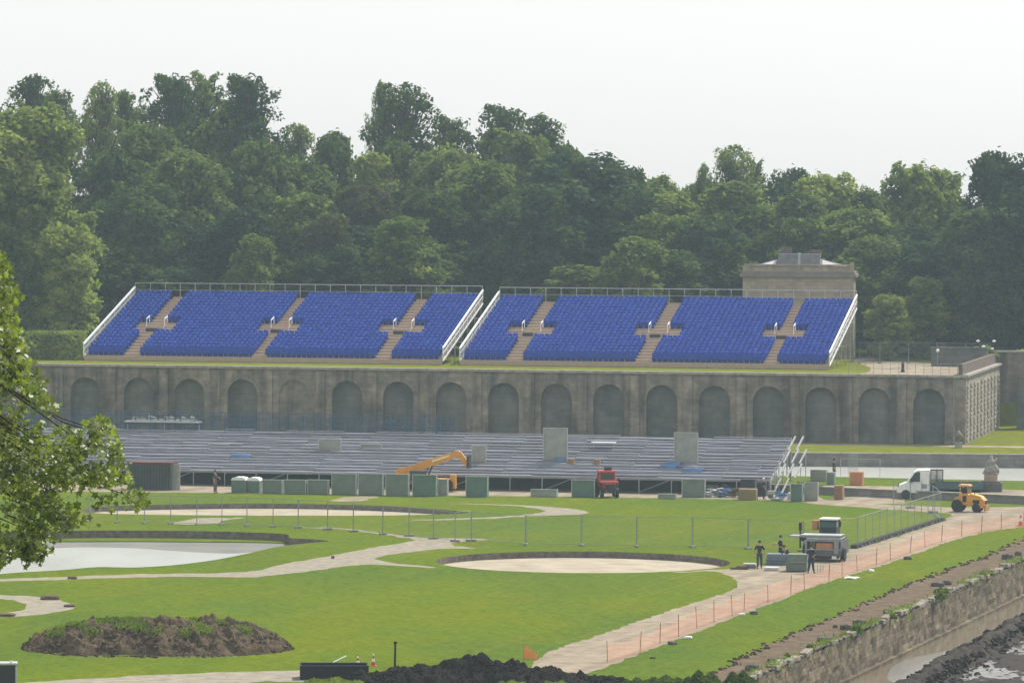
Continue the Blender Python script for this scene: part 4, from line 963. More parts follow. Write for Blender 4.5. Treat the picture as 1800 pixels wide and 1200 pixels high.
# weeds and shrubs along the quay
def shrub(px, yb, wpx, hpx, lab, m=weed, z=0, n=700, name='shrub', size=.12, depth=1.0):
    p = at(px, yb, z); k = ppm(p); w, h = wpx / k, hpx / k
    e = empty(name, p, 0, lab, 'shrub', None)
    u_ = rng.normal(0, 1, (n, 3)); u_ /= np.linalg.norm(u_, axis=1)[:, None]; u_ *= rng.uniform(.35, 1, n)[:, None] ** .6
    nz_ = 1 + .25 * np.sin(u_[:, 0] * 9 + px) ; P_ = np.stack([u_[:, 0] * w / 2, u_[:, 1] * w / 2 * depth, np.abs(u_[:, 2]) * h * nz_], 1)
    leaves(P_, size, m, 'foliage', e)
    MB().tube((0, 0, -.05), (.05, 0, h * .6), .04, .015).tube((0, 0, 0), (-w * .2, 0, h * .5), .03, .01).build('stem', bark, e)
def leaves(P_, size, m, name, parent=None, outward=None, loc=None, verts=4):
    n = len(P_); a = rng.normal(0, 1, (n, 3))
    if outward is not None: a += outward * 1.1
    a /= np.linalg.norm(a, axis=1)[:, None]; t = np.cross(a, rng.normal(0, 1, (n, 3))); t /= np.linalg.norm(t, axis=1)[:, None]; s_ = np.cross(a, t)
    sz = size * rng.uniform(.6, 1.35, n)[:, None]
    if verts == 4:
        V = np.stack([P_ - t * sz, P_ + s_ * sz * .55 + a * sz * .12, P_ + t * sz, P_ - s_ * sz * .55 + a * sz * .12], 1).reshape(-1, 3)
        return npmesh(name, V, np.arange(4 * n).reshape(-1, 4), m, parent, loc)
    k = verts; vs = []
    for j in range(k):
        th = 2 * math.pi * j / k; r_ = (1.0 if j % 2 == 0 else .52) * (1.15 if j == 0 else 1)
        vs.append(P_ + (t * math.cos(th) + s_ * math.sin(th)) * sz * r_ + a * sz * (.15 if j % 2 else 0))
    V = np.stack(vs, 1).reshape(-1, 3)
    return npmesh(name, V, np.arange(k * n).reshape(-1, k), m, parent, loc)
for i, (x, y, w, h) in enumerate(((1505, 1112, 24, 12), (1424, 1143, 16, 10), (1653, 1052, 22, 12), (1655, 1042, 28, 8), (1384, 1158, 10, 9), (1728, 1012, 14, 8), (1570, 1085, 14, 6))):
    shrub(x, y, w, h, 'green weed clump growing on the quay wall top, ' + ORD[i + 1] + ' listed from ' + 'the middle' if False else ['weed clump on the quay top beside the touching pair of blocks', 'weed clump on the quay top right of the nearest dark block', 'dense weed clump hanging over the quay wall below the twin block', 'low wide weed patch on the verge right beside the twin block', 'small weed tuft on the quay top closest to the bottom of the frame', 'weed tuft on the far quay top near the right edge', 'low weed tuft on the quay right of the single small block'][i], n=500, size=.10)
for i, (x, y, w, h) in enumerate(((1170, 1204, 70, 15), (1235, 1204, 70, 22), (1300, 1204, 60, 22), (1120, 1206, 60, 12))):
    shrub(x, y, w, h, ['dark leafy shrub at the bottom edge, second from the left of four', 'dark leafy shrub at the bottom edge, third of four and among the tallest', 'dark leafy shrub at the bottom edge, rightmost, by the boulder', 'low leafy shrub at the bottom edge, leftmost of four'][i], n=2600, size=.10, m=leaf_mat('shrub_leaf', (.03, .06, .015), (.09, .13, .03)))
for i, (x, y, w, h) in enumerate(((585, 1203, 120, 10), (900, 1206, 60, 10), (980, 1205, 80, 8))):
    shrub(x, y, w, h, ['grassy weeds below the black trough at the bottom edge', 'low weeds in front of the middle of the black heap', 'low weeds in front of the right end of the black heap'][i], n=1600, size=.09)
wp_ = []
for k in range(5200):
    yy = CW0 + 70 + (CW1 - CW0 - 75) * rng.random() ** 1.3
    if mn.noise(Vector((yy * .22, 1.5, 0))) + .25 * mn.noise(Vector((yy * 1.1, 0, 4))) < .06 and rng.random() < .93: continue
    off = rng.normal(-.25, .28); wp_.append((wallx(yy) + off, yy, .04 if off < .1 else -rng.random() * .6))
o = blades(np.array(wp_), .20, weed, 'quay_weeds'); tag(o, 'weeds and grass sprouting along the top of the quay wall', 'weeds', kind='stuff')
lp = MB()
for (x, y) in fb:
    for k in range(3):
        r_ = random.uniform(.03, .10); lp.box((x + random.uniform(-.12, .3), y + random.uniform(-.4, .4), r_ * .4), (r_ * 2, r_ * 2.2, r_ * 1.3), rz=random.random() * 3, taper=.6)
o = lp.build('turf_edge', soil2); tag(o, 'dark crumbling turf edge between the grass and the bare verge', 'turf edge', kind='stuff')
mc = MB()
for k in range(5200):
    y = random.uniform(222, 340); x = edge_x(y) + (abs(random.gauss(.9, .7)) if k % 3 else random.uniform(0, 22)); r_ = random.uniform(.03, .09) + .14 * random.random() ** 4
    if x - edge_x(y) > 2.6: r_ *= .6
    mc.box((x, y, ZC + (.45 if x - edge_x(y) < 1.7 else .05) * random.uniform(.3, 1.2)), (r_ * 2.2, r_ * 3, r_ * 1.4), M=Matrix.Rotation(random.random() * 6, 3, 'Z') @ Matrix.Rotation(random.random(), 3, 'X'), taper=.55)
o = mc.build('mud_clods', mud); tag(o, 'clods of dark mud on the drained canal bed', 'mud', kind='stuff')
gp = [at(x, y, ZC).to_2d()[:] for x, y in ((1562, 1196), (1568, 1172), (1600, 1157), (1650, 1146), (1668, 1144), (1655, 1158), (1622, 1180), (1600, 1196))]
sheets(smooth(gp, 4), [], ZC + .008, 'water_glint', water_pud)  # glint on the canal water, put in as a paler rippled patch
# grass litter clods along the left curl path and lawn
for i, (x, y, w, h) in enumerate(((88, 1053, 34, 8), (122, 1066, 20, 5), (10, 1082, 34, 5), (127, 1017, 17, 5), (585, 981, 6, 5), (1305, 1000, 22, 7), (1290, 1000, 14, 4))):
    stone_at(x, y, w, h, ['long low clod on the far edge of the curling path at left', 'small brown clod at the tip of the curling path', 'low clod on the near edge of the curling path at the left frame edge', 'brown clod on the thin path below the pond', 'tiny dark clod on the wide gravel path', 'brown rubble by the left worker feet', 'low rubble left of the left worker'][i], m=dirt, grp='clods and rubble beside the paths')
# ------------------------------------------------------------ pavilion
pc = at(1402, 640, ZT); pd = 497.0; kp = F / pd
px0 = (1305 - 900) / F * pd; px1 = (1500 - 900) / F * pd; wP = px1 - px0
def zpx(y, x=1402): 
    q_ = atd(x, y, pd); return q_.z
leadm = mat('lead_sheet', (.42, .42, .43), rough=.6, var=.1)
pav = empty('stone_pavilion', (px0, pd, ZT), R(-6), 'stone pavilion with cornice and slate roof behind the right grandstand', 'building')
zt_ = zpx(487) - ZT; zc_ = zpx(474) - ZT
MB().box((wP / 2, 3.5, zt_ / 2), (wP, 7, zt_)).build('wall', pavil, pav)
MB().box((wP / 2, 3.5, zt_ + .15), (wP + .5, 7.5, .3)).box((wP / 2, 3.5, zt_ + .42), (wP + .2, 7.2, .24)).build('cornice', mat('cornice_stone', (.20, .18, .16), rough=.9, var=.25), pav)
zc_ = zt_ + .54
pp_ = MB()
pp_.box((.35, .2, zc_ + .3), (.7, .4, .6)).box((wP - .2, .2, zc_ + .45), (.4, .4, .9)).box((wP * .5, .2, zc_ + .3), (.4, .4, .6)).box((wP * .74, .2, zc_ + .3), (.4, .4, .6)).box((wP * .25, .2, zc_ + .3), (.4, .4, .6)).box((wP / 2, .2, zc_ + .64), (wP - .2, .5, .10)).box((wP / 2, .2, zc_ + .05), (wP - .2, .5, .10))
pp_.box((wP / 2, .25, zc_ + .3), (wP - .6, .2, .5))
pp_.build('balustrade', pavil, pav)
rf = MB(); x0, x1 = .6, wP - .6; zr = zc_ + .4; zr2 = zpx(447) - ZT
rf.add([(x0, 1, zr), (x1 + .0, 1, zr), (x1, 6.4, zr), (x0, 6.4, zr), (wP * .30, 2.6, zr2 - .5), (wP * .68, 2.6, zr2 - .5), (wP * .68, 4.8, zr2 - .5), (wP * .30, 4.8, zr2 - .5)], [(0, 1, 5, 4), (1, 2, 6, 5), (2, 3, 7, 6), (3, 0, 4, 7), (4, 5, 6, 7)])
rf.build('roof', slate, pav)
MB().box((wP * .40, 2.2, zr2 - .55), (wP * .18, 1.4, 1.2)).box((wP * .60, 2.2, zr2 - .55), (wP * .18, 1.4, 1.15)).build('attic', slate, pav)
MB().box((wP * .50, 1.9, zr2 - .5), (.28, .8, 1.2)).build('lead_pier', leadm, pav)
MB().add([(wP * .17, 1.2, zr + .25), (wP * .29, 1.2, zr + .25), (wP * .30, 2.3, zr2 - .55)], [(0, 1, 2)]).build('lead_flashing', leadm, pav)
MB().add([(wP * .71, 1.2, zr + .25), (wP * .84, 1.2, zr + .25), (wP * .71, 2.3, zr2 - .55)], [(0, 1, 2)]).build('lead_flashing', leadm, pav)
MB().box((wP * .38, 3.4, zr2 + .25), (.9, .6, .7)).box((wP * .64, 3.4, zr2 + .15), (1.2, .6, .5)).build('chimney', brick, pav)
# low building wall behind terrace fence at right
q0 = atd(1642, 641, 478); o = MB().box((2.3, .3, .75), (5.2, .4, 1.9)).box((2.3, .3, 1.72), (5.4, .6, .10)).build('garden_wall', stone_niche, loc=(q0.x, q0.y, ZT)); o.rotation_euler = (0, 0, R(-14)); tag(o, 'low grey wall behind the terrace fence left of the flowering bush', 'wall')
p = atd(1648, 640, 476); e = empty('lamp_globe', (p.x, p.y, ZT), 0, 'small white globe lamp on a thin post behind the terrace fence', 'lamp')
MB().tube((0, 0, 0), (0, 0, 1.35), .03).build('post', galv_d, e); MB().lathe((0, 0, 1.5), [(.02, -.17), (.12, -.12), (.17, 0), (.12, .12), (.02, .17)]).build('globe', whitep, e, smooth=True)
p = atd(1587, 642, 462); e = empty('bollard', (p.x, p.y, ZT), 0, 'short dark bollard on the terrace gravel right of the blue seats', 'bollard'); MB().lathe((0, 0, 0), [(.2, 0), (.2, .1), (.14, .15), (.12, .7), (.18, .75), (.1, .9)]).build('post', shade, e)
# flowering bush on the corner
def bush(p, w, h, lab, m, n=2500, size=.16, name='bush', d=None, cat='bush', box=False):
    e = empty(name, p, 0, lab, cat); d = d or w
    u_ = rng.normal(0, 1, (n, 3)); u_ /= np.linalg.norm(u_, axis=1)[:, None]; 
    if box: u_ = u_ / np.max(np.abs(u_), axis=1)[:, None]; u_[:, 2] = np.abs(u_[:, 2]); u_ *= rng.uniform(.9, 1.03, (n, 1)); P_ = u_ * np.array([w / 2, d / 2, h])
    else:
        u_ *= rng.uniform(.5, 1, n)[:, None] ** .5; P_ = u_ * np.array([w / 2, d / 2, h / 2]) * (1 + .18 * np.sin(u_[:, :1] * 8 + u_[:, 2:] * 7)); P_[:, 2] += h / 2
    leaves(P_, size, m, 'foliage', e); MB().tube((0, 0, 0), (0, 0, h * .7), .12, .04).tube((0, 0, h * .2), (w * .25, 0, h * .7), .06, .02).build('stem', bark, e)
    return e
p = RE + Vector((-.9, -.3, ZT)); e = bush(Vector((RE.x - 1.6, RE.y - .5, ZT)), 2.6, 1.7, 'small green bush with white blooms on the terrace corner at right', leafA, 1400, .13)
fl = MB()
for (x, y, z) in ((.7, -1.0, 1.5), (-.6, -.8, 2.2), (.9, -.8, 2.2), (-.1, -1, 1.7)): fl.lathe((x, y, z), [(.02, -.12), (.16, -.05), (.18, .05), (.02, .12)], n=8)
fl.build('white_blooms', whitep, e); MB().tube((-.3, -.4, 1), (-.6, -.8, 2.2), .03).tube((.4, -.4, 1), (.9, -.8, 2.2), .03).build('stalk', bark, e)
# hedge at left
p = at(100, 610, ZT); hk = F / p.y
for (x0, x1, yt, yb, nm, lab) in ((52, 147, 583, 628, 0, 'clipped yellow-green hedge at the left end of the blue stands, lower front block'), (50, 140, 552, 600, 1, 'clipped yellow-green hedge, rounded taller block behind the front one at left')):
    w = (x1 - x0) / hk; dist = 484 + 6 * nm; q_ = atd((x0 + x1) / 2, yb, dist); h = (yb - yt) / F * dist + (q_.z - ZT)
    bush(Vector((q_.x, q_.y, ZT)), w, h, lab, leafB, 7000, .14, 'hedge', d=4, cat='hedge', box=(nm == 0))

# ------------------------------------------------------------ statue groups on plinths
p = at(1741, 864, ZB); e = empty('stone_statue', p, R(-8), 'weathered stone statue group on a pedestal at the end of the flatbed truck', 'statue')
MB().box((0, .6, .35), (1.75, 1.4, .7)).box((0, .6, .75), (1.5, 1.2, .1)).build('plinth', shade if False else stone_niche, e, bevel=.03)
MB().box((0, .6, 1.05), (1.0, .9, .6)).box((0, .6, 1.4), (1.25, 1.1, .1)).build('pedestal', pavil, e, bevel=.02)
st = MB().lathe((0, .6, 1.45), [(.6, 0), (.55, .15), (.42, .35), (.34, .55), (.36, .75), (.28, .95), (.14, 1.02), (.15, 1.15), (.10, 1.28), (.02, 1.3)], n=14).tube((.25, .6, 2.1), (.42, .5, 2.55), .1, .06).tube((-.2, .6, 2.15), (-.45, .6, 1.75), .1, .07).lathe((.35, .5, 1.45), [(.3, 0), (.28, .3), (.16, .5), (.05, .6)], n=10)
st.build('figure', mat('weathered_stone', (.26, .25, .22), rough=.95, var=.35, scale=3, bump=.03), e, smooth=True)
p = at(1685, 787, ZA) ; e = empty('stone_urn', p, 0, 'small grey stone urn figure at the foot of the arcade corner', 'urn'); MB().box((0, 0, .25), (.6, .6, .5)).build('base', coping, e); MB().lathe((0, 0, .5), [(.15, 0), (.1, .1), (.3, .35), (.38, .6), (.2, .8), (.08, 1.0)], n=12).build('urn', stone, e, smooth=True)

# ------------------------------------------------------------ vehicles
def wheel(e, x, y, r, w, name='wheel', rimm=None):
    we = MB().lathe((0, 0, 0), [(r * .6, -w / 2), (r * .92, -w / 2), (r, -w * .32), (r, w * .32), (r * .92, w / 2), (r * .6, w / 2)], n=18, axis='Y').build(name, black, e, loc=(x, y, r))
    MB().lathe((0, 0, 0), [(r * .25, -w * .46), (r * .58, -w * .40), (r * .58, w * .40), (r * .25, w * .46)], n=14, axis='Y').build('rim', rimm or galv, we)
# white flatbed pickup (front to the left)
p = at(1612, 875.5, 0.0); e = empty('flatbed_truck', p, R(-5), 'white flatbed truck with empty dark bed, facing left beside the canal', 'truck')
k = F / p.y
cab = MB().prism([(-1.50, .45), (-1.55, .75), (-1.35, 1.05), (-.75, 1.30), (-.25, 2.05), (.05, 2.22), (.95, 2.25), (1.0, 2.1), (1.0, .45)], -.95, .95); cab.build('cab', whitep, e, bevel=.05)
MB().prism([(-.62, 1.33), (-.18, 2.0), (.02, 2.08), (.22, 2.08), (.22, 1.33)], -.975, -.955).prism([(-.62, 1.33), (-.18, 2.0), (.02, 2.08), (.22, 2.08), (.22, 1.33)], .955, .975).build('side_window', darkgl, e)
MB().add([(-.73, -.85, 1.32), (-.73, .85, 1.32), (-.27, .8, 2.02), (-.27, -.8, 2.02)], [(0, 1, 2, 3)]).build('windscreen', darkgl, e)
MB().box((-.42, -1.05, 1.4), (.16, .2, .28)).build('mirror', black, e)
MB().box((.35, -.965, .95), (.02, .03, 1.0)).box((.95, -.965, 1.2), (.02, .03, 1.4)).build('door_gap', shade, e)
MB().box((.55, -.962, .98), (.42, .01, .34)).build('door_emblem', dull, e)
MB().box((-1.52, 0, .6), (.12, 1.8, .25)).build('bumper', dull, e); MB().box((-1.42, -.75, .93), (.12, .3, .18)).build('headlight', darkgl, e); MB().box((-1.42, .75, .93), (.12, .3, .18)).build('headlight', darkgl, e)
MB().box((1.5, 0, 1.35), (.06, 1.9, 1.75)).box((1.05, -.92, 1.35), (.08, .08, 1.8)).box((1.95, -.92, 1.3), (.08, .08, 1.9)).box((1.5, -.92, 2.22), (1.0, .1, .1)).box((1.5, -.93, .95), (.9, .05, .5)).build('headboard_frame', shade, e)
MB().add([(1.1, -.94, 1.2), (1.9, -.94, 1.2), (1.9, -.94, 2.15), (1.1, -.94, 2.15)], [(0, 1, 2, 3)]).build('mesh_guard', net_mat('guard_mesh', (.10, .10, .11), .75), e)
MB().box((3.2, 0, .85), (3.6, 2.0, .14)).box((3.2, -.98, 1.08), (3.6, .05, .38)).box((3.2, .98, 1.08), (3.6, .05, .38)).box((5.0, 0, 1.08), (.05, 2.0, .38)).build('bed', mat('bed_teal', (.07, .11, .12), rough=.6, var=.3), e)
MB().box((2.2, 0, .6), (5.2, .8, .25)).build('chassis', black, e)
for x in (-.85, 3.9):
    for y in (-.85, .85): wheel(e, x, y, .36, .26)
# yellow wheeled loader facing right
p = at(1700, 899); e = empty('yellow_loader', p, R(-20), 'yellow wheeled loader on the sand path, front to the right', 'loader'); e.scale = (.84, .84, .92)
b = MB().prism([(-.9, .55), (-1.05, 1.1), (-.6, 1.25), (-.55, 1.45), (.15, 1.5), (.45, 1.32), (1.45, 1.15), (1.7, .95), (1.72, .35), (1.3, .3), (1.1, .55)], -.55, .55); b.build('body', yellow, e, bevel=.05)
MB().prism([(.3, 1.37), (1.35, 1.18), (1.5, 1.1), (1.35, 1.28), (.4, 1.5)], -.5, .5).build('hood', mat('bright_yellow', (.80, .45, .08), rough=.3, var=.08, spec=.6), e, bevel=.03)
c_ = MB()
for x, y in ((-.55, -.5), (.2, -.5), (-.55, .5), (.2, .5)): c_.bar((x, y, 1.3), (x * .9, y * .95, 2.05), .07)
c_.box((-.17, 0, 2.08), (1.0, 1.1, .09)).build('roll_cage', yellow, e)
MB().box((-.17, 0, 2.15), (.9, 1.0, .06)).build('canopy', mat('pale_canopy', (.75, .55, .3), rough=.5), e)
b = MB()
for x in (-.45, -.15, .15): b.bar((x, -.4, 2.18), (x, -.4, 2.45), .05)
b.bar((-.45, -.4, 2.45), (.15, -.4, 2.45), .05); b.build('light_bar', orange, e)
MB().box((-.17, 0, 1.65), (.5, .5, .5)).build('seat', black, e); MB().box((.25, 0, 1.75), (.03, .9, .5)).build('windscreen', darkgl, e)
for x, y, r_ in ((-.75, -.62, .5), (-.75, .62, .5), (.95, -.55, .36), (.95, .55, .36)): wheel(e, x, y, r_, .32)
MB().box((1.75, 0, .35), (.16, 1.3, .45)).build('front_blade', mat('worn_yellow', (.30, .17, .05), rough=.7, var=.4), e)
MB().box((.95, -.565, .85), (.6, .02, .28)).box((-.1, -.56, 1.05), (.35, .02, .5)).box((1.735, 0, .8), (.03, .7, .3)).build('grille', black, e)
MB().tube((.75, -.3, 1.3), (.75, -.3, 1.75), .04).build('exhaust', black, e)
MB().box((1.74, -.42, 1.0), (.05, .16, .1)).build('headlight', whitep, e)
# red tractor facing the camera, slightly left
p = at(1068, 873.5); e = empty('red_tractor', p, R(8), 'red tractor facing the camera in front of the bleachers', 'tractor')
MB().box((0, -.55, .95), (.85, 1.3, .55)).build('body', redp, e, bevel=.06)
MB().prism([(-.68, 1.13), (.68, 1.13), (.62, 1.30), (-.62, 1.30)], -1.15, .4).build('hood', mat('glossy_red', (.62, .05, .04), rough=.12, var=.1, spec=.8), e, bevel=.05)
MB().box((0, -1.22, .82), (.8, .1, .5)).build('grille', shade, e)
c_ = MB()
for x in (-.6, .6):
    c_.bar((x, .1, 1.2), (x * .92, .2, 1.92), .09); c_.bar((x, 1.2, 1.0), (x * .92, 1.1, 1.92), .14); c_.box((x, .7, 1.0), (.12, 1.0, .5))
c_.box((0, .65, 1.95), (1.25, 1.15, .12)).build('cab_frame', redp, e)
MB().box((0, .12, 1.55), (1.05, .03, .62)).build('windscreen', darkgl, e)
MB().box((.15, .9, 2.12), (.55, .3, .22)).build('roof_lamp_box', shade, e)
for s in (-1, 1):
    wheel_e = empty('front_wheel', (0, 0, 0)); wheel_e.parent = e
    bpy.data.objects.remove(wheel_e)
    w_ = MB().lathe((0, 0, 0), [(.22, -.12), (.36, -.12), (.38, -.07), (.38, .07), (.36, .12), (.22, .12)], n=16, axis='X').build('front_wheel', black, e, loc=(s * .58, -.85, .38))
    MB().lathe((0, 0, 0), [(.08, -.13), (.2, -.13), (.2, .13), (.08, .13)], n=12, axis='X').build('rim', galv, w_)
    w_ = MB().lathe((0, 0, 0), [(.36, -.18), (.58, -.18), (.62, -.1), (.62, .1), (.58, .18), (.36, .18)], n=18, axis='X').build('rear_wheel', black, e, loc=(s * .72, .95, .62))
    MB().lathe((0, 0, 0), [(.1, -.15), (.34, -.15), (.34, .15), (.1, .15)], n=12, axis='X').build('rim', redp, w_)
    MB().box((s * .85, -.1, 1.35), (.12, .06, .22)).build('mirror', black, e)
# telehandler with raised boom, behind the green panels
p = at(760, 862); k = F / p.y
e = empty('telehandler', p, ANG, 'yellow telehandler reaching its cranked boom over the green panels', 'telehandler')
def L2(x, y): q_ = at(760, 862); return ((x - 760) / k, (862 - y) / k)
bm_ = MB(); xa, za = L2(690, 829); xb, zb2 = L2(806, 798); xc, zc2 = L2(824, 816)
up1 = L2(735, 825); 
bm_.prism([L2(690, 832), L2(700, 824), L2(728, 816), L2(738, 812), L2(800, 792), L2(808, 791), L2(811, 795), L2(806, 802), L2(796, 806), L2(770, 815), L2(745, 824), L2(722, 832)], -.16, .16); bm_.build('boom', yellow, e, bevel=.02)
MB().prism([L2(806, 794), L2(811, 792), L2(822, 806), L2(825, 813), L2(822, 818), L2(817, 814), L2(804, 800)], -.13, .13).build('boom_head', yellow, e, bevel=.02)
MB().prism([L2(760, 812), L2(792, 801), L2(792, 798), L2(760, 808)], -.175, -.165).build('boom_plate', mat('pale_decal', (.75, .62, .4), rough=.6), e)
MB().box((L2(826, 810)[0], 0, L2(826, 810)[1]), (.14, 1.1, .95)).bar((L2(828, 818)[0], -.3, L2(828, 818)[1]), (L2(834, 818)[0] + .3, -.3, L2(828, 818)[1]), .06).build('fork_carriage', black, e)
MB().bar((L2(752, 836)[0], 0, L2(752, 836)[1]), (L2(760, 818)[0], 0, L2(760, 818)[1]), .12).bar((L2(748, 832)[0], .1, L2(748, 832)[1]), (L2(752, 822)[0], .1, L2(752, 822)[1]), .08).build('lift_ram', shade, e)
MB().prism([(-3.0, .5), (-2.9, 1.3), (-1.6, 1.35), (-.3, 1.0), (1.6, .95), (1.9, .5)], -.5, .5).build('body', yellow, e, bevel=.05)
MB().box((-1.0, -.75, 1.2), (1.2, .6, .8)).build('cab', darkgl, e, bevel=.05); MB().box((1.75, -.4, .75), (.45, .5, 1.1)).build('front_guard', yellow, e, bevel=.04)
for x in (-2.2, 1.3):
    for y in (-.8, .8): wheel(e, x, y, .5, .35, rimm=yellow)
# works truck seen from behind with panels on top
p = at(1446, 987); k = F / p.y
e = empty('works_truck', p, R(-14), 'grey dropside works truck loaded with flat steel panels, parked by the workers', 'truck')
W_, Hh_ = 2.35, 1.5
MB().box((0, 0.03, .55), (W_, .10, .42)).box((-W_ / 2 + .04, 1.4, .92), (.07, 2.8, .9)).box((W_ / 2 - .04, 1.4, .92), (.07, 2.8, .9)).box((0, 1.4, .46), (W_ - .2, 2.8, .1)).box((0, 2.8, .95), (W_ - .2, .08, .95)).box((0, .7, .25), (W_ * .8, .12, .12)).build('bed', mat('truck_grey', (.10, .105, .11), rough=.6, var=.25, scale=2), e, bevel=.02)
MB().box((.1, .3, .98), (1.1, .5, .42)).build('orange_load', orange, e, bevel=.05)
MB().box((0, .0, .78), (W_, .08, .08)).box((0, 0.0, 1.35), (W_, .08, .10)).box((-W_ / 2 + .1, 0, 1.0), (.12, .1, .8)).box((W_ / 2 - .3, 0, .95), (.3, .1, .85)).build('tail_frame', galv_d, e)
MB().box((-.6, -.05, .22), (.25, .05, .14)).build('tail_light', orange, e); MB().box((.75, -.05, .3), (.28, .05, .16)).build('tail_light', whitep, e)
cabx = (1466 - 1446) / k - 1.0
MB().box((cabx, 3.9, 1.25), (1.1, 1.5, 1.5)).box((cabx, 3.9, 2.4), (1.1, 1.4, .12)).bar((cabx - .5, 3.25, 1.7), (cabx - .5, 3.3, 2.4), .07).bar((cabx + .5, 3.25, 1.7), (cabx + .5, 3.3, 2.4), .07).bar((cabx + .5, 4.5, 1.7), (cabx + .5, 4.5, 2.4), .07).bar((cabx - .5, 4.5, 1.7), (cabx - .5, 4.5, 2.4), .07).build('cab', shade, e, bevel=.03)
MB().box((cabx, 3.9, 2.5), (1.14, 1.44, .09)).build('cab_roof', whitep, e)
MB().box((cabx, 3.9, 2.1), (1.0, 1.25, .56)).build('cab_glass', mat('green_glass', (.05, .11, .11), rough=.1, spec=.6), e)
MB().box((-1.15, 3.6, 2.1), (.4, .4, .65)).build('orange_tank', orange, e, bevel=.05)
MB().box((-2.1, 3.4, 1.4), (.1, .1, 1.6)).box((-2.1, 3.4, 2.0), (.18, .15, .5)).build('exhaust', black, e)
MB().box((-1.3, 3.3, 1.35), (1.3, .8, .5)).build('engine_cover', shade, e, bevel=.04); MB().box((cabx + .75, 3.4, 2.2), (.16, .1, .35)).build('mirror', black, e)
for x in (-.95, 1.1):
    w_ = MB().lathe((0, 0, 0), [(.25, -.14), (.42, -.14), (.45, -.08), (.45, .08), (.42, .14), (.25, .14)], n=16, axis='X').build('wheel', black, e, loc=(x + .12 * (1 if x > 0 else -1), .6, .45))
    w_ = MB().lathe((0, 0, 0), [(.25, -.14), (.42, -.14), (.45, -.08), (.45, .08), (.42, .14), (.25, .14)], n=16, axis='X').build('wheel', black, e, loc=(x - .9, 4.0, .45))
tz_ = 1.42
for i, (dx, dz, w, t, lab, m) in enumerate(((.05, 0, 2.2, .10, 'flat steel panel lying on the truck bed frame, lowest of three', galv), (-.6, .115, 3.3, .08, 'long flat steel panel overhanging the truck to the left, middle of three', galv_d), (-.2, .21, 2.6, .07, 'pale flat steel panel on top of the truck load', galv))):
    b = MB().box((dx, .9, tz_ + dz + t / 2), (w, 1.6, t * .6))
    for s in (-1, 1): b.box((dx, .9 + s * .8, tz_ + dz + t / 2), (w + .04, .07, t))
    o = b.build('steel_panel', m, loc=p); o.rotation_euler = (0, 0, R(-14)); tag(o, lab, 'steel panel', 'flat steel panels on the truck')
# panels and boxes between the workers
def slabpile(px, yb, wpx, hpx, n_, m, lab, name, cat, rz=-.1, d=1.2):
    p = at(px, yb); k = ppm(p); w, h = wpx / k, hpx / k; b = MB()
    for j in range(n_): b.box((random.uniform(-.06, .06), d / 2 + random.uniform(-.06, .06), h * (j + .5) / n_), (w * random.uniform(.9, 1), d, h / n_ * .8), rz=random.uniform(-.05, .05))
    b.bar((-w / 2, -.03, h * .5), (w / 2, -.03, h * .5), .05)
    o = b.build(name, m, loc=p); o.rotation_euler = (0, 0, rz); tag(o, lab, cat)
slabpile(1401, 1004.5, 37, 32, 2, greenp2, 'grey-green double box standing on the sand between the workers', 'tool_box', 'box')
slabpile(1366, 993, 42, 20, 6, bsheet if False else mat('blue_grey_sheet', (.16, .20, .26), rough=.5, var=.3), 'stack of blue-grey sheets left of the grey-green box', 'sheet_stack', 'stack')
slabpile(1357, 1003, 26, 6, 2, galv, 'low pale stack of steel frames on the path edge', 'frame_stack', 'stack')
slabpile(1318, 998.5, 24, 8, 3, dull, 'low grey stack beside the feet of the left worker', 'board_stack', 'stack')
b = MB()
for x in (0, .18, .34): b.bar((x, 0, 0), (x, .05, .5), .03)
b.bar((0, 0, .25), (.34, 0, .25), .02); o = b.build('trolley_frame', galv_d, loc=at(1437, 1007)); tag(o, 'small upright steel frame beside the right-hand worker', 'frame')

# ------------------------------------------------------------ people
def skinned(name, chains, m, parent, sub=2):
    """chains: list of (points, radii); joined where they share a key"""
    verts, rad, edges, key = [], [], [], {}; roots = []
    for pts in chains:
        prev = None
        for j, (k_, co, r_) in enumerate(pts):
            if k_ in key: idx = key[k_]
            else:
                idx = len(verts); verts.append(co); rad.append(r_); key[k_] = idx
                if prev is None and j == 0: roots.append(idx)
            if prev is not None: edges.append((prev, idx))
            prev = idx
    me = bpy.data.meshes.new(name); me.from_pydata(verts, edges, []); me.materials.append(m)
    o = bpy.data.objects.new(name, me); C.objects.link(o); o.parent = parent
    md = o.modifiers.new('skin', 'SKIN'); md.use_smooth_shade = True
    sv = me.skin_vertices[0].data
    for i, r_ in enumerate(rad):
        sv[i].radius = (r_, r_) if not isinstance(r_, tuple) else r_
        sv[i].use_root = i in roots
    s_ = o.modifiers.new('sub', 'SUBSURF'); s_.levels = s_.render_levels = sub
    return o
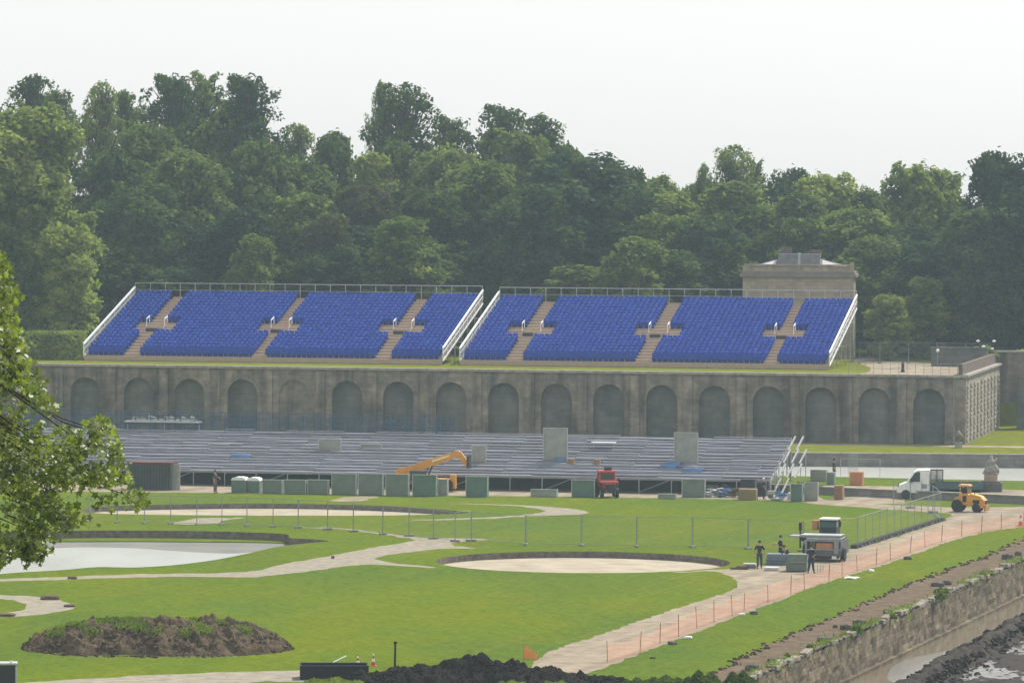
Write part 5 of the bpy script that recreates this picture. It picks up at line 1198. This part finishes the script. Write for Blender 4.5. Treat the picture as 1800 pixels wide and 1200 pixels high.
def person(loc, rz, lab, top, trousers, hs=1.0, pose='stand', armL=None, armR=None, helmet=None, legs=None):
    e = empty('person', loc, rz, lab, 'person'); e.scale = (hs,) * 3
    lp = .03 if pose == 'walk' else 0
    hipz = .93
    A = lambda k_, x, y, z, r_: (k_, Vector((x, y, z)), r_)
    ft = legs or ((-.12, -.0), (.12, .0))
    if pose == 'walk': ft = ((-.10, -.22), (.10, .24))
    J = {}
    if pose == 'crouch':
        hipz = .42
        legL = [A('pelvis', 0, 0, hipz, .13), A('hl', -.10, .02, hipz, .10), A('kl', -.20, -.36, .50, .07), A('al', -.16, -.08, .09, .045), A('tl', -.17, -.26, .045, .04)]
        legR = [A('pelvis', 0, 0, hipz, .13), A('hr', .10, .02, hipz, .10), A('kr', .20, -.36, .42, .07), A('ar', .16, -.05, .09, .045), A('tr', .17, -.24, .045, .04)]
        sp_ = [A('pelvis', 0, 0, hipz, .13), A('w', 0, -.10, hipz + .16, .125), A('ch', 0, -.26, hipz + .38, .145), A('nk', 0, -.36, hipz + .55, .06), A('hd0', 0, -.40, hipz + .64, .075), A('hd1', 0, -.43, hipz + .74, .085), A('hd2', 0, -.44, hipz + .81, .05)]
        sh = Vector((0, -.30, hipz + .46))
    else:
        legL = [A('pelvis', 0, 0, hipz, .125), A('hl', -.095, 0, hipz - .06, .095), A('kl', -.11, ft[0][1] * .5 - .03, .50, .062), A('al', ft[0][0], ft[0][1], .10, .042), A('tl', ft[0][0] - .02, ft[0][1] - .17, .04, .037)]
        legR = [A('pelvis', 0, 0, hipz, .125), A('hr', .095, 0, hipz - .06, .095), A('kr', .11, ft[1][1] * .5 - .03, .50, .062), A('ar', ft[1][0], ft[1][1], .10, .042), A('tr', ft[1][0] + .02, ft[1][1] - .17, .04, .037)]
        sp_ = [A('pelvis', 0, 0, hipz, .125), A('w', 0, 0, 1.10, .12), A('ch', 0, .01, 1.34, (.16, .12)), A('nk', 0, .0, 1.50, .055), A('hd0', 0, -.01, 1.57, .072), A('hd1', 0, -.02, 1.67, .088), A('hd2', 0, -.01, 1.755, .055)]
        sh = Vector((0, .01, 1.42))
    al_ = armL or [(-.25, 0, -.28), (-.24, -.10, -.52)]; ar_ = armR or [(.25, 0, -.28), (.24, -.10, -.52)]
    def arm(sd, pts):
        s_ = -1 if sd == 'l' else 1
        return [A('ch', *sp_[2][1], sp_[2][2]), A('s' + sd, s_ * .17, sh.y, sh.z, .068), A('e' + sd, pts[0][0], sh.y + pts[0][1], sh.z + pts[0][2], .046), A('wr' + sd, pts[1][0], sh.y + pts[1][1], sh.z + pts[1][2], .030), A('pm' + sd, pts[1][0] * 1.0, sh.y + pts[1][1] - .02, sh.z + pts[1][2] - .07, .038)]
    aL, aR = arm('l', al_), arm('r', ar_)
    skinned('body', [legL, legR, sp_, aL, aR], skin, e)
    fingers = []
    for sd, ap in (('l', aL), ('r', aR)):
        pm_ = ap[-1][1]; s_ = -1 if sd == 'l' else 1
        for f_ in range(4):
            o_ = Vector((0, (f_ - 1.5) * .018, 0)); ln = (.07, .08, .075, .06)[f_]
            fingers.append([('f%s%da' % (sd, f_), pm_ + o_, .009), ('f%s%db' % (sd, f_), pm_ + o_ + Vector((-s_ * .006, 0, -.035 - ln * .4)), .009), ('f%s%dc' % (sd, f_), pm_ + o_ + Vector((-s_ * .025, 0, -.035 - ln)), .008)])
        fingers.append([('t%sa' % sd, pm_ + Vector((0, -.02, .03)), .010), ('t%sb' % sd, pm_ + Vector((-s_ * .01, -.05, -.01)), .010), ('t%sc' % sd, pm_ + Vector((-s_ * .015, -.06, -.045)), .009)])
    skinned('fingers', fingers, skin, e, sub=1)
    g = lambda c, d_: [(k_, co, (r_[0] + d_, r_[1] + d_) if isinstance(r_, tuple) else r_ + d_) for k_, co, r_ in c]
    skinned('trousers', [g(legL[:4], .022), g(legR[:4], .022), g(sp_[:2], .014)], trousers, e)
    shirt = [g(sp_[:3], .022) + [('top', sp_[2][1].lerp(sp_[3][1], .45), .085)], g(aL[:3], .018), g(aR[:3], .018)]
    skinned('shirt', shirt, top, e)
    skinned('shoes', [[('a', legL[3][1] - Vector((0, -.03, .045)), .045), ('b', legL[4][1], .047)], [('c', legR[3][1] - Vector((0, -.03, .045)), .045), ('d', legR[4][1], .047)]], black, e)
    hc = sp_[5][1]
    hm = MB().lathe(hc + Vector((0, .015, .0)), [(.096, -.03), (.104, .02), (.098, .06), (.07, .10), (.02, .118)], n=14)
    hm.build('helmet' if helmet else 'hair', helmet or hairm, e, smooth=True)
    fc = MB().box(hc + Vector((0, -.098, -.02)), (.03, .03, .05), taper=.6); fc.build('nose', skin, e)
    ey = MB().box(hc + Vector((-.035, -.088, .008)), (.026, .012, .012)).box(hc + Vector((.035, -.088, .008)), (.026, .012, .012)); ey.build('eyes', hairm, e)
    MB().box(hc + Vector((0, -.088, -.062)), (.05, .012, .01)).build('mouth', redp, e)
    MB().box(hc + Vector((-.092, 0, -.01)), (.02, .035, .06)).box(hc + Vector((.092, 0, -.01)), (.02, .035, .06)).build('ears', skin, e)
    return e
person(at(1335, 999), R(175), 'man in dark clothes walking away, leftmost of the three standing workers', cloth_d, cloth_g, pose='walk', armL=[(-.30, 0, -.27), (-.31, -.06, -.5)], armR=[(.30, 0, -.27), (.30, -.10, -.5)])
person(at(1425.5, 1007), R(160), 'man in navy clothes standing with legs apart beside the grey-green box', cloth_b, cloth_b, armL=[(-.27, 0, -.25), (-.12, -.18, -.40)], armR=[(.27, 0, -.25), (.12, -.18, -.40)], legs=((-.19, 0), (.19, 0)))
person(at(1372, 990), R(-100), 'man in black jacket standing behind the blue-grey sheets reaching to the truck', cloth_d, cloth_d, hs=1.02, armL=[(-.24, -.15, -.22), (-.18, -.42, -.20)], armR=[(.24, -.15, -.22), (.18, -.42, -.16)])
person(at(1388, 992), R(-60), 'man in black crouching behind the grey-green box', cloth_d, cloth_d, pose='crouch', armL=[(-.22, -.2, -.18), (-.12, -.36, -.3)], armR=[(.22, -.2, -.18), (.12, -.36, -.3)])
person(at(378, 866), R(60), 'man in brown clothes standing in front of the bleachers at left', mat('brown_cloth', (.06, .05, .045), rough=.9), mat('tan_cloth', (.14, .10, .07), rough=.9), armR=[(.26, -.1, -.22), (.15, -.35, -.25)])
person(at(1342, 877), R(100), 'man with a white helmet standing right of the dark crates', cloth_d, cloth_b, hs=.92, helmet=whitep)
person(at(1466, 845, ZB) , R(80), 'man in dark clothes on the canal bank beside the slim cabinet', cloth_d, cloth_g)

# ------------------------------------------------------------ trees
def crown_mesh(seed, W, Hc, z0, nb, nl, lsize, shape, m, sparse=0.0):
    g = np.random.default_rng(seed); rnd = random.Random(seed)
    blobs = []
    for k in range(nb):
        t = rnd.random() ** .85; z = z0 + (Hc - z0) * t
        if shape == 'round': env = math.sqrt(max(.12, 1 - ((t - .45) / .64) ** 2))
        elif shape == 'tall': env = (.55 + .45 * math.sin(t * 5 + seed)) * (1 - t ** 4 * .6)
        else: env = math.sqrt(max(.03, math.sin(math.pi * min(1, t * .85 + .12))))
        if sparse: t = rnd.random() ** .7; z = z0 + (Hc - z0) * t; env = (.40 + .8 * t) * math.sqrt(max(.05, 1 - max(0, (t - .45) / .57) ** 2)) * rnd.uniform(.45, 1.3)
        a = rnd.random() * 6.283; rr_ = W / 2 * env * math.sqrt(rnd.random()) * .82
        br = W * (rnd.uniform(.022, .075) if sparse else rnd.uniform(.075, .17)) * 1.0
        z = z0 + (z - z0) * (1 - .30 * min(1, rr_ / (W / 2)) ** 2 * rnd.uniform(.6, 1.3)); blobs.append((rr_ * math.cos(a), rr_ * math.sin(a), min(z, Hc - br * .8), br))
    B = np.array(blobs); w = B[:, 3] ** 2; idx = g.choice(nb, nl, p=w / w.sum())
    u_ = g.normal(0, 1, (nl, 3)); u_ /= np.linalg.norm(u_, axis=1)[:, None]
    lump = 1 + .22 * np.sin(u_[:, 0] * 5 + idx) * np.cos(u_[:, 1] * 4 + idx * 2) + .12 * np.sin(u_[:, 2] * 11 + idx)
    rad = B[idx, 3] * lump * g.uniform(.72, 1.06, nl)
    rad = rad * np.where(g.random(nl) < .14, g.uniform(1.05, 1.28, nl), 1)
    P_ = B[idx, :3] + u_ * rad[:, None] * np.array([1.08, 1.08, .9])
    P_ = P_ + np.stack([np.sin(P_[:, 2] * 2.3 + P_[:, 1] * 1.7), np.cos(P_[:, 0] * 2.1 + P_[:, 2] * 1.3), np.sin(P_[:, 0] * 1.9 - P_[:, 1] * 2.4)], 1) * .28
    keep = np.ones(nl, bool)
    for j in range(nb):
        d = np.linalg.norm((P_ - B[j, :3]) / np.array([1, 1, .82]), axis=1); keep &= ~((d < B[j, 3] * .62) & (idx != j))
    P_ = P_[keep]; u_ = u_[keep]
    a = g.normal(0, 1, (len(P_), 3)) * .75 + u_ * .9 + np.array([0, 0, .35]); a /= np.linalg.norm(a, axis=1)[:, None]
    t = np.cross(a, g.normal(0, 1, (len(P_), 3))); t /= np.linalg.norm(t, axis=1)[:, None]; s_ = np.cross(a, t)
    sz = (lsize * g.uniform(.55, 1.4, len(P_)))[:, None]
    V = np.stack([P_ - t * sz, P_ + s_ * sz * .6 + a * sz * .15, P_ + t * sz, P_ - s_ * sz * .6 + a * sz * .15], 1).reshape(-1, 3)
    return V, np.arange(4 * len(P_)).reshape(-1, 4), B
def trunk_mesh(B, Hc, W, seed, r0=.32):
    rnd = random.Random(seed); b = MB(); pts = [Vector((0, 0, -.3))]
    for k in range(1, 7): pts.append(Vector((rnd.uniform(-.3, .3), rnd.uniform(-.3, .3), Hc * .86 * k / 6)))
    for k in range(6): b.tube(pts[k], pts[k + 1], r0 * (1 - k / 7.5), r0 * (1 - (k + 1) / 7.5), n=8, caps=False)
    for i in range(0, len(B), 1):
        c = Vector(B[i, :3]); z0 = max(2.0, c.z - c.to_2d().length * .9 - 1.0); t = min(5.999, max(0, z0 / (Hc * .86) * 6)); k = int(t); s_ = pts[k].lerp(pts[k + 1], t - k)
        mid = s_.lerp(c, .5) + Vector((rnd.uniform(-.4, .4), rnd.uniform(-.4, .4), -.3)); r_ = r0 * .32
        b.tube(s_, mid, r_, r_ * .7, n=5, caps=False); b.tube(mid, c, r_ * .7, r_ * .25, n=5, caps=False)
        for q in range(2):
            tp = c + Vector((rnd.uniform(-1, 1), rnd.uniform(-1, 1), rnd.uniform(.1, 1))) * B[i, 3] * 1.1; b.tube(c, tp, r_ * .25, r_ * .06, n=4, caps=False)
    return b
protos = {}
def make_proto(kind, seed, W, Hc, z0, nb, nl, ls, shape, m, sparse=0):
    V, Fq, B = crown_mesh(seed, W, Hc, z0, nb, nl, ls, shape, m, sparse)
    e = empty(kind, (0, 0, -500)); cr_ = npmesh('crown', V, Fq, m, e); tb = trunk_mesh(B, Hc, W, seed).build('trunk', bark, e, smooth=True)
    protos.setdefault(kind, []).append([e, W, Hc, False])
# W, H in metres for a nominal 20 m tree
for s in range(3): make_proto('broadleaf_tree', 11 + s, 9.5, 20, 2.0, 78, 30000, .26, 'round', leafA)
for s in range(2): make_proto('light_tree', 31 + s, 9.5, 20, 1.5, 80, 30000, .26, 'round', leafB)
for s in range(2): make_proto('dark_tree', 41 + s, 10.5, 20, 1.0, 90, 34000, .26, 'round', leafC)
for s in range(4): make_proto('sparse_tree', 51 + s, 8.5, 20, 8.0, 190, 8800, .15, 'tall', leafC if s == 1 else leafA, .6)
for s in range(1): make_proto('olive_tree', 61 + s, 9.5, 20, 1.5, 74, 28000, .26, 'round', leafD)
placed = 0
def tree(kind, px, ytop, wpx, dist, lab, grp='trees of the wood behind the stands', zb=ZT):
    L_ = protos[kind]; pr = L_[random.randrange(len(L_))]
    e = pr[0] if not pr[3] else copy_tree(pr[0]); pr[3] = True
    tp = atd(px, ytop, dist); h = tp.z - zb; w = wpx / F * dist * (1.8 if kind == 'sparse_tree' else 1.22 if wpx > 120 else 1.4)
    e.location = (tp.x, dist, zb); e.rotation_euler = (0, 0, random.random() * 6.28); sx = w / pr[1] * 1.04; e.scale = (sx, sx, h / pr[2])
    tag(e, lab, 'tree', grp); return e
T = [ # skyline and front trees: kind, x, top row, width, distance, what sets it apart
('light_tree', 62, 196, 190, 497, 'large light green tree at the left edge, nearest the left stand'),
('light_tree', -20, 235, 170, 494, 'light green tree cut by the left edge of the frame'),
('light_tree', 120, 400, 90, 490, 'lower pale green crown right of the large tree at the left edge'),
('sparse_tree', 25, 205, 80, 560, 'thin-topped tree on the skyline at the far left edge'),
('sparse_tree', 62, 138, 95, 556, 'bare-twigged sparse tree, first tall one on the left skyline'),
('sparse_tree', 105, 165, 70, 552, 'slim ivy-clad leaning tree on the left skyline'),
('sparse_tree', 178, 148, 75, 548, 'dark narrow tree with a forked top on the left skyline'),
('sparse_tree', 222, 165, 80, 556, 'sparse tree right of the forked dark one on the left skyline'),
('sparse_tree', 300, 135, 100, 552, 'airy tree with sky showing through, left of the highest pair'),
('sparse_tree', 355, 130, 100, 562, 'airy tall tree in the middle of the highest left group'),
('sparse_tree', 430, 135, 110, 548, 'tall tree with a wide right-leaning top, rightmost of the highest left group'),
('broadleaf_tree', 405, 185, 120, 550, 'full crown beneath the right-leaning top of the highest left group'),
('broadleaf_tree', 270, 225, 150, 535, 'dense mid-height tree below the airy tall ones at left'),
('broadleaf_tree', 185, 270, 110, 530, 'shaded crown right of the large light tree at left'),
('broadleaf_tree', 340, 270, 150, 522, 'broad mid-green tree above the left aisle of the left stand'),
('dark_tree', 250, 330, 150, 515, 'dark bulky tree behind the upper left corner of the left stand'),
('broadleaf_tree', 460, 255, 130, 530, 'mid-green tree below the right-leaning tall top'),
('sparse_tree', 522, 222, 65, 556, 'small spindly tree on the skyline at the step down, left of the notch'),
('broadleaf_tree', 590, 240, 80, 550, 'round tree on the skyline just left of the lone tall tree'),
('broadleaf_tree', 530, 285, 120, 535, 'tree filling the slope under the spindly skyline tree'),
('light_tree', 540, 345, 130, 512, 'rounded yellowish green tree behind the middle of the left stand'),
('olive_tree', 580, 380, 80, 505, 'olive brown tinted tree behind the middle of the left stand'),
('dark_tree', 420, 370, 140, 510, 'dark tree behind the second aisle of the left stand'),
('light_tree', 440, 415, 70, 500, 'small bright bush-like tree low behind the left stand'),
('light_tree', 650, 275, 110, 538, 'pale green tree left of the foot of the lone tall tree'),
('sparse_tree', 710, 150, 105, 545, 'lone tall dark tree standing above its neighbours at centre left'),
('sparse_tree', 672, 148, 40, 549, 'thin leafy spire just left of the lone tall tree'),
('broadleaf_tree', 705, 250, 90, 540, 'full lower crown of foliage under the lone tall tree'),
('sparse_tree', 790, 208, 85, 550, 'feathery tree right of the lone tall tree'),
('broadleaf_tree', 790, 265, 110, 536, 'darker crown under the feathery tree at centre'),
('sparse_tree', 880, 188, 100, 548, 'domed tree on the skyline, left peak of the central pair'),
('sparse_tree', 950, 205, 110, 552, 'domed tree on the skyline, right peak of the central pair'),
('broadleaf_tree', 905, 235, 150, 545, 'full green crown under the central pair of peaks'),
('broadleaf_tree', 985, 262, 90, 550, 'outlying crown on the right shoulder of the central pair'),
('broadleaf_tree', 850, 290, 130, 520, 'rounded tree left of the big dark dome at centre'),
('dark_tree', 1015, 275, 230, 515, 'very big dark domed tree behind the gap between the stands'),
('dark_tree', 930, 330, 150, 508, 'dark tree against the left flank of the big dome'),
('dark_tree', 1085, 300, 110, 520, 'dark rounded shoulder on the right flank of the big dome'),
('light_tree', 720, 385, 120, 500, 'light green bushy tree behind the right end of the left stand'),
('dark_tree', 650, 400, 120, 510, 'dark low tree behind the third aisle of the left stand'),
('broadleaf_tree', 760, 340, 120, 515, 'mid-green tree above the right end of the left stand'),
('olive_tree', 640, 330, 100, 525, 'muted green tree below the pale one left of centre'),
('broadleaf_tree', 1150, 315, 90, 545, 'tree on the low skyline just right of the big dome'),
('light_tree', 1180, 345, 120, 535, 'yellowish tree right of the big dome'),
('broadleaf_tree', 1225, 322, 80, 550, 'small crown left of the isolated skyline tree'),
('sparse_tree', 1237, 290, 35, 542, 'little tuft-topped tree beside the isolated skyline tree'),
('sparse_tree', 1288, 258, 75, 545, 'isolated round-topped tree rising over the low right skyline'),
('sparse_tree', 1325, 282, 50, 547, 'lower right companion of the isolated round-topped tree'),
('light_tree', 1285, 325, 170, 530, 'broad yellow-green tree beneath the isolated skyline tree'),
('dark_tree', 1385, 303, 85, 540, 'dark small-crowned tree on the right skyline'),
('light_tree', 1455, 312, 130, 538, 'light green twin-topped tree on the right skyline'),
('broadleaf_tree', 1400, 345, 110, 525, 'bluish green tree under the dark small-crowned one'),
('light_tree', 1412, 388, 85, 512, 'pale round tree directly above the pavilion roof'),
('dark_tree', 1245, 390, 110, 508, 'dull dark tree left of the pavilion'),
('light_tree', 1110, 420, 100, 500, 'bright green low tree behind the middle of the right stand'),
('broadleaf_tree', 1180, 380, 110, 510, 'mid-green tree behind the second aisle of the right stand'),
('broadleaf_tree', 1500, 370, 140, 515, 'drooping grey-green tree right behind the pavilion'),
('broadleaf_tree', 1530, 420, 110, 505, 'lower drooping tree at the right side of the pavilion'),
('broadleaf_tree', 1530, 335, 90, 540, 'dim crown on the skyline between two light ones at right'),
('light_tree', 1605, 295, 110, 530, 'tall light-topped tree right of the pavilion'),
('light_tree', 1670, 305, 90, 532, 'second light-topped tree right of the pavilion'),
('dark_tree', 1590, 400, 110, 512, 'dark column of foliage under the tall light-topped tree'),
('dark_tree', 1765, 275, 130, 505, 'huge dark tree at the right edge, highest on that side'),
('dark_tree', 1725, 370, 150, 500, 'dark lower mass left of the huge right-edge tree'),
('dark_tree', 1820, 330, 150, 498, 'dark tree cut by the right edge of the frame'),
('dark_tree', 1665, 420, 110, 506, 'dark tree behind the terrace fence'),
('light_tree', 1625, 490, 60, 496, 'small bright tree behind the terrace fence'),
('light_tree', 1560, 520, 60, 492, 'little green tree at the right end of the right stand'),
]
for t in T: tree(*t)
# tree line closing the bottom of the wood
for i in range(22):
    x = -40 + i * 88; tree('dark_tree' if i % 3 else 'broadleaf_tree', x, 425 + (i * 37 % 50), 130, 502 + (i * 7 % 12), 'shaded low tree along the foot of the wood, ' + ORD[i + 1] + ' from the left', 'low trees along the foot of the wood')
for i in range(20):
    x = -30 + i * 97; yt = 300 + (i * 53 % 60) if x < 1150 else 375 + (i * 31 % 40); tree(('broadleaf_tree', 'light_tree', 'olive_tree', 'dark_tree')[i % 4], x, yt, 150, 530 + (i * 11 % 20), 'middle-distance tree in the second rank of the wood, ' + ORD[i + 1] + ' from the left', 'second rank trees of the wood')
for k_, L_ in protos.items():
    for pr in L_:
        if not pr[3]:
            for ch in [o for o in bpy.data.objects if o.parent == pr[0]]: bpy.data.objects.remove(ch)
            bpy.data.objects.remove(pr[0])
# dead twigs standing out of some tops
# ------------------------------------------------------------ near tree at the left edge
DN = 92.0
outline = [(-60, 400), (-5, 425), (8, 450), (22, 480), (34, 520), (30, 555), (40, 590), (55, 625), (72, 660), (80, 690), (100, 705), (108, 730), (135, 752), (150, 738), (175, 728), (200, 745), (212, 780), (222, 815), (238, 848), (262, 868), (262, 886), (238, 905), (215, 902), (190, 908), (172, 890), (176, 925), (150, 925), (140, 945), (118, 935), (98, 945), (92, 970), (78, 975), (72, 998), (45, 1002), (20, 985), (5, 998), (-60, 1010)]
hang = [(-60, 400), (-60, 1010)]
near = empty('near_tree', Vector((-900 / F * DN - 4.5, DN, 0)), 0, 'near leafy tree whose sunlit branches hang in from the left edge', 'tree')
nx0 = near.location.copy()
cl_, att = [], 0
rn = random.Random(5)
while len(cl_) < 470 and att < 20000:
    att += 1; x = rn.uniform(-60, 262); y = rn.uniform(400, 1005)
    if inside((x, y), outline) and mn.noise(Vector((x / 26, y / 26, 2.5))) > -.10 - .25 * (x < 60):
        hole = (120 < x < 175 and 905 < y < 940 and rn.random() < .8) or (x < 25 and 905 < y < 935 and rn.random() < .7) or (95 < x < 140 and 940 < y) 
        if not hole: cl_.append((x, y))
PL = []
for (x, y) in cl_:
    dd = DN + rn.uniform(-1.6, 1.6); c = atd(x, y, dd); n_ = rn.randint(12, 26); r_ = rn.uniform(.07, .17)
    pts = rng.normal(0, 1, (n_, 3)) * np.array([r_, r_ * 1.6, r_ * .85]) + np.array(c); PL.append(pts)
PL = np.concatenate(PL)
ok = []
for p_ in PL:
    w_ = Vector(p_) - Vector((0, 0, HC)); q_ = w_.dot(fw); ok.append(inside((900 + F * w_.dot(rt) / q_ - 0, 600 - F * w_.dot(up) / q_), outline) or rn.random() < .05)
PL = PL[np.array(ok)] - np.array(nx0)
leaves(PL, .064, leafF, 'crown', near, outward=np.array([0, 0, .35]) * np.ones((len(PL), 3)), verts=10)
tb = MB(); H0 = 26.5
tb.tube((0, 0, -.2), (.2, 0, 9), .42, .34, n=12).tube((.2, 0, 9), (0, 0, 18), .34, .24, n=12).tube((0, 0, 18), (.3, 0, H0), .24, .08, n=10)
for k in range(60):
    x, y = cl_[rn.randrange(len(cl_))]; c = atd(x, y, DN + rn.uniform(-1, 1)) - nx0; z0 = c.z + rn.uniform(.6, 1.6); s_ = Vector((.1, 0, min(H0 - 1, z0 + 1.0))); m1 = Vector((c.x * .55, c.y * .5, z0 + .5)); m2 = Vector((c.x * .88, c.y * .9, c.z + .25))
    tb.tube(s_, m1, .05, .03, n=6, caps=False).tube(m1, m2, .03, .014, n=5, caps=False).tube(m2, c, .014, .006, n=4, caps=False)
tb.build('trunk', bark, near, smooth=True)

# ------------------------------------------------------------ haze
hz = MB().box((0, 300, 22), (700, 940, 54)); hb = bpy.data.materials.new('haze'); hb.use_nodes = True; n = hb.node_tree; n.nodes.remove(n.nodes['Principled BSDF'])
pv = n.nodes.new('ShaderNodeVolumePrincipled'); pv.inputs['Color'].default_value = (.66, .85, 1, 1); pv.inputs['Density'].default_value = HAZE = .00018
pv.inputs['Density Attribute'].default_value = ''; pv.inputs['Anisotropy'].default_value = .35
n.links.new(pv.outputs[0], n.nodes['Material Output'].inputs['Volume'])
try: hb.cycles.homogeneous_volume = True
except Exception: pass
ho = hz.build('haze', hb); ho.location = (0, 0, 0); tag(ho, kind='stuff')
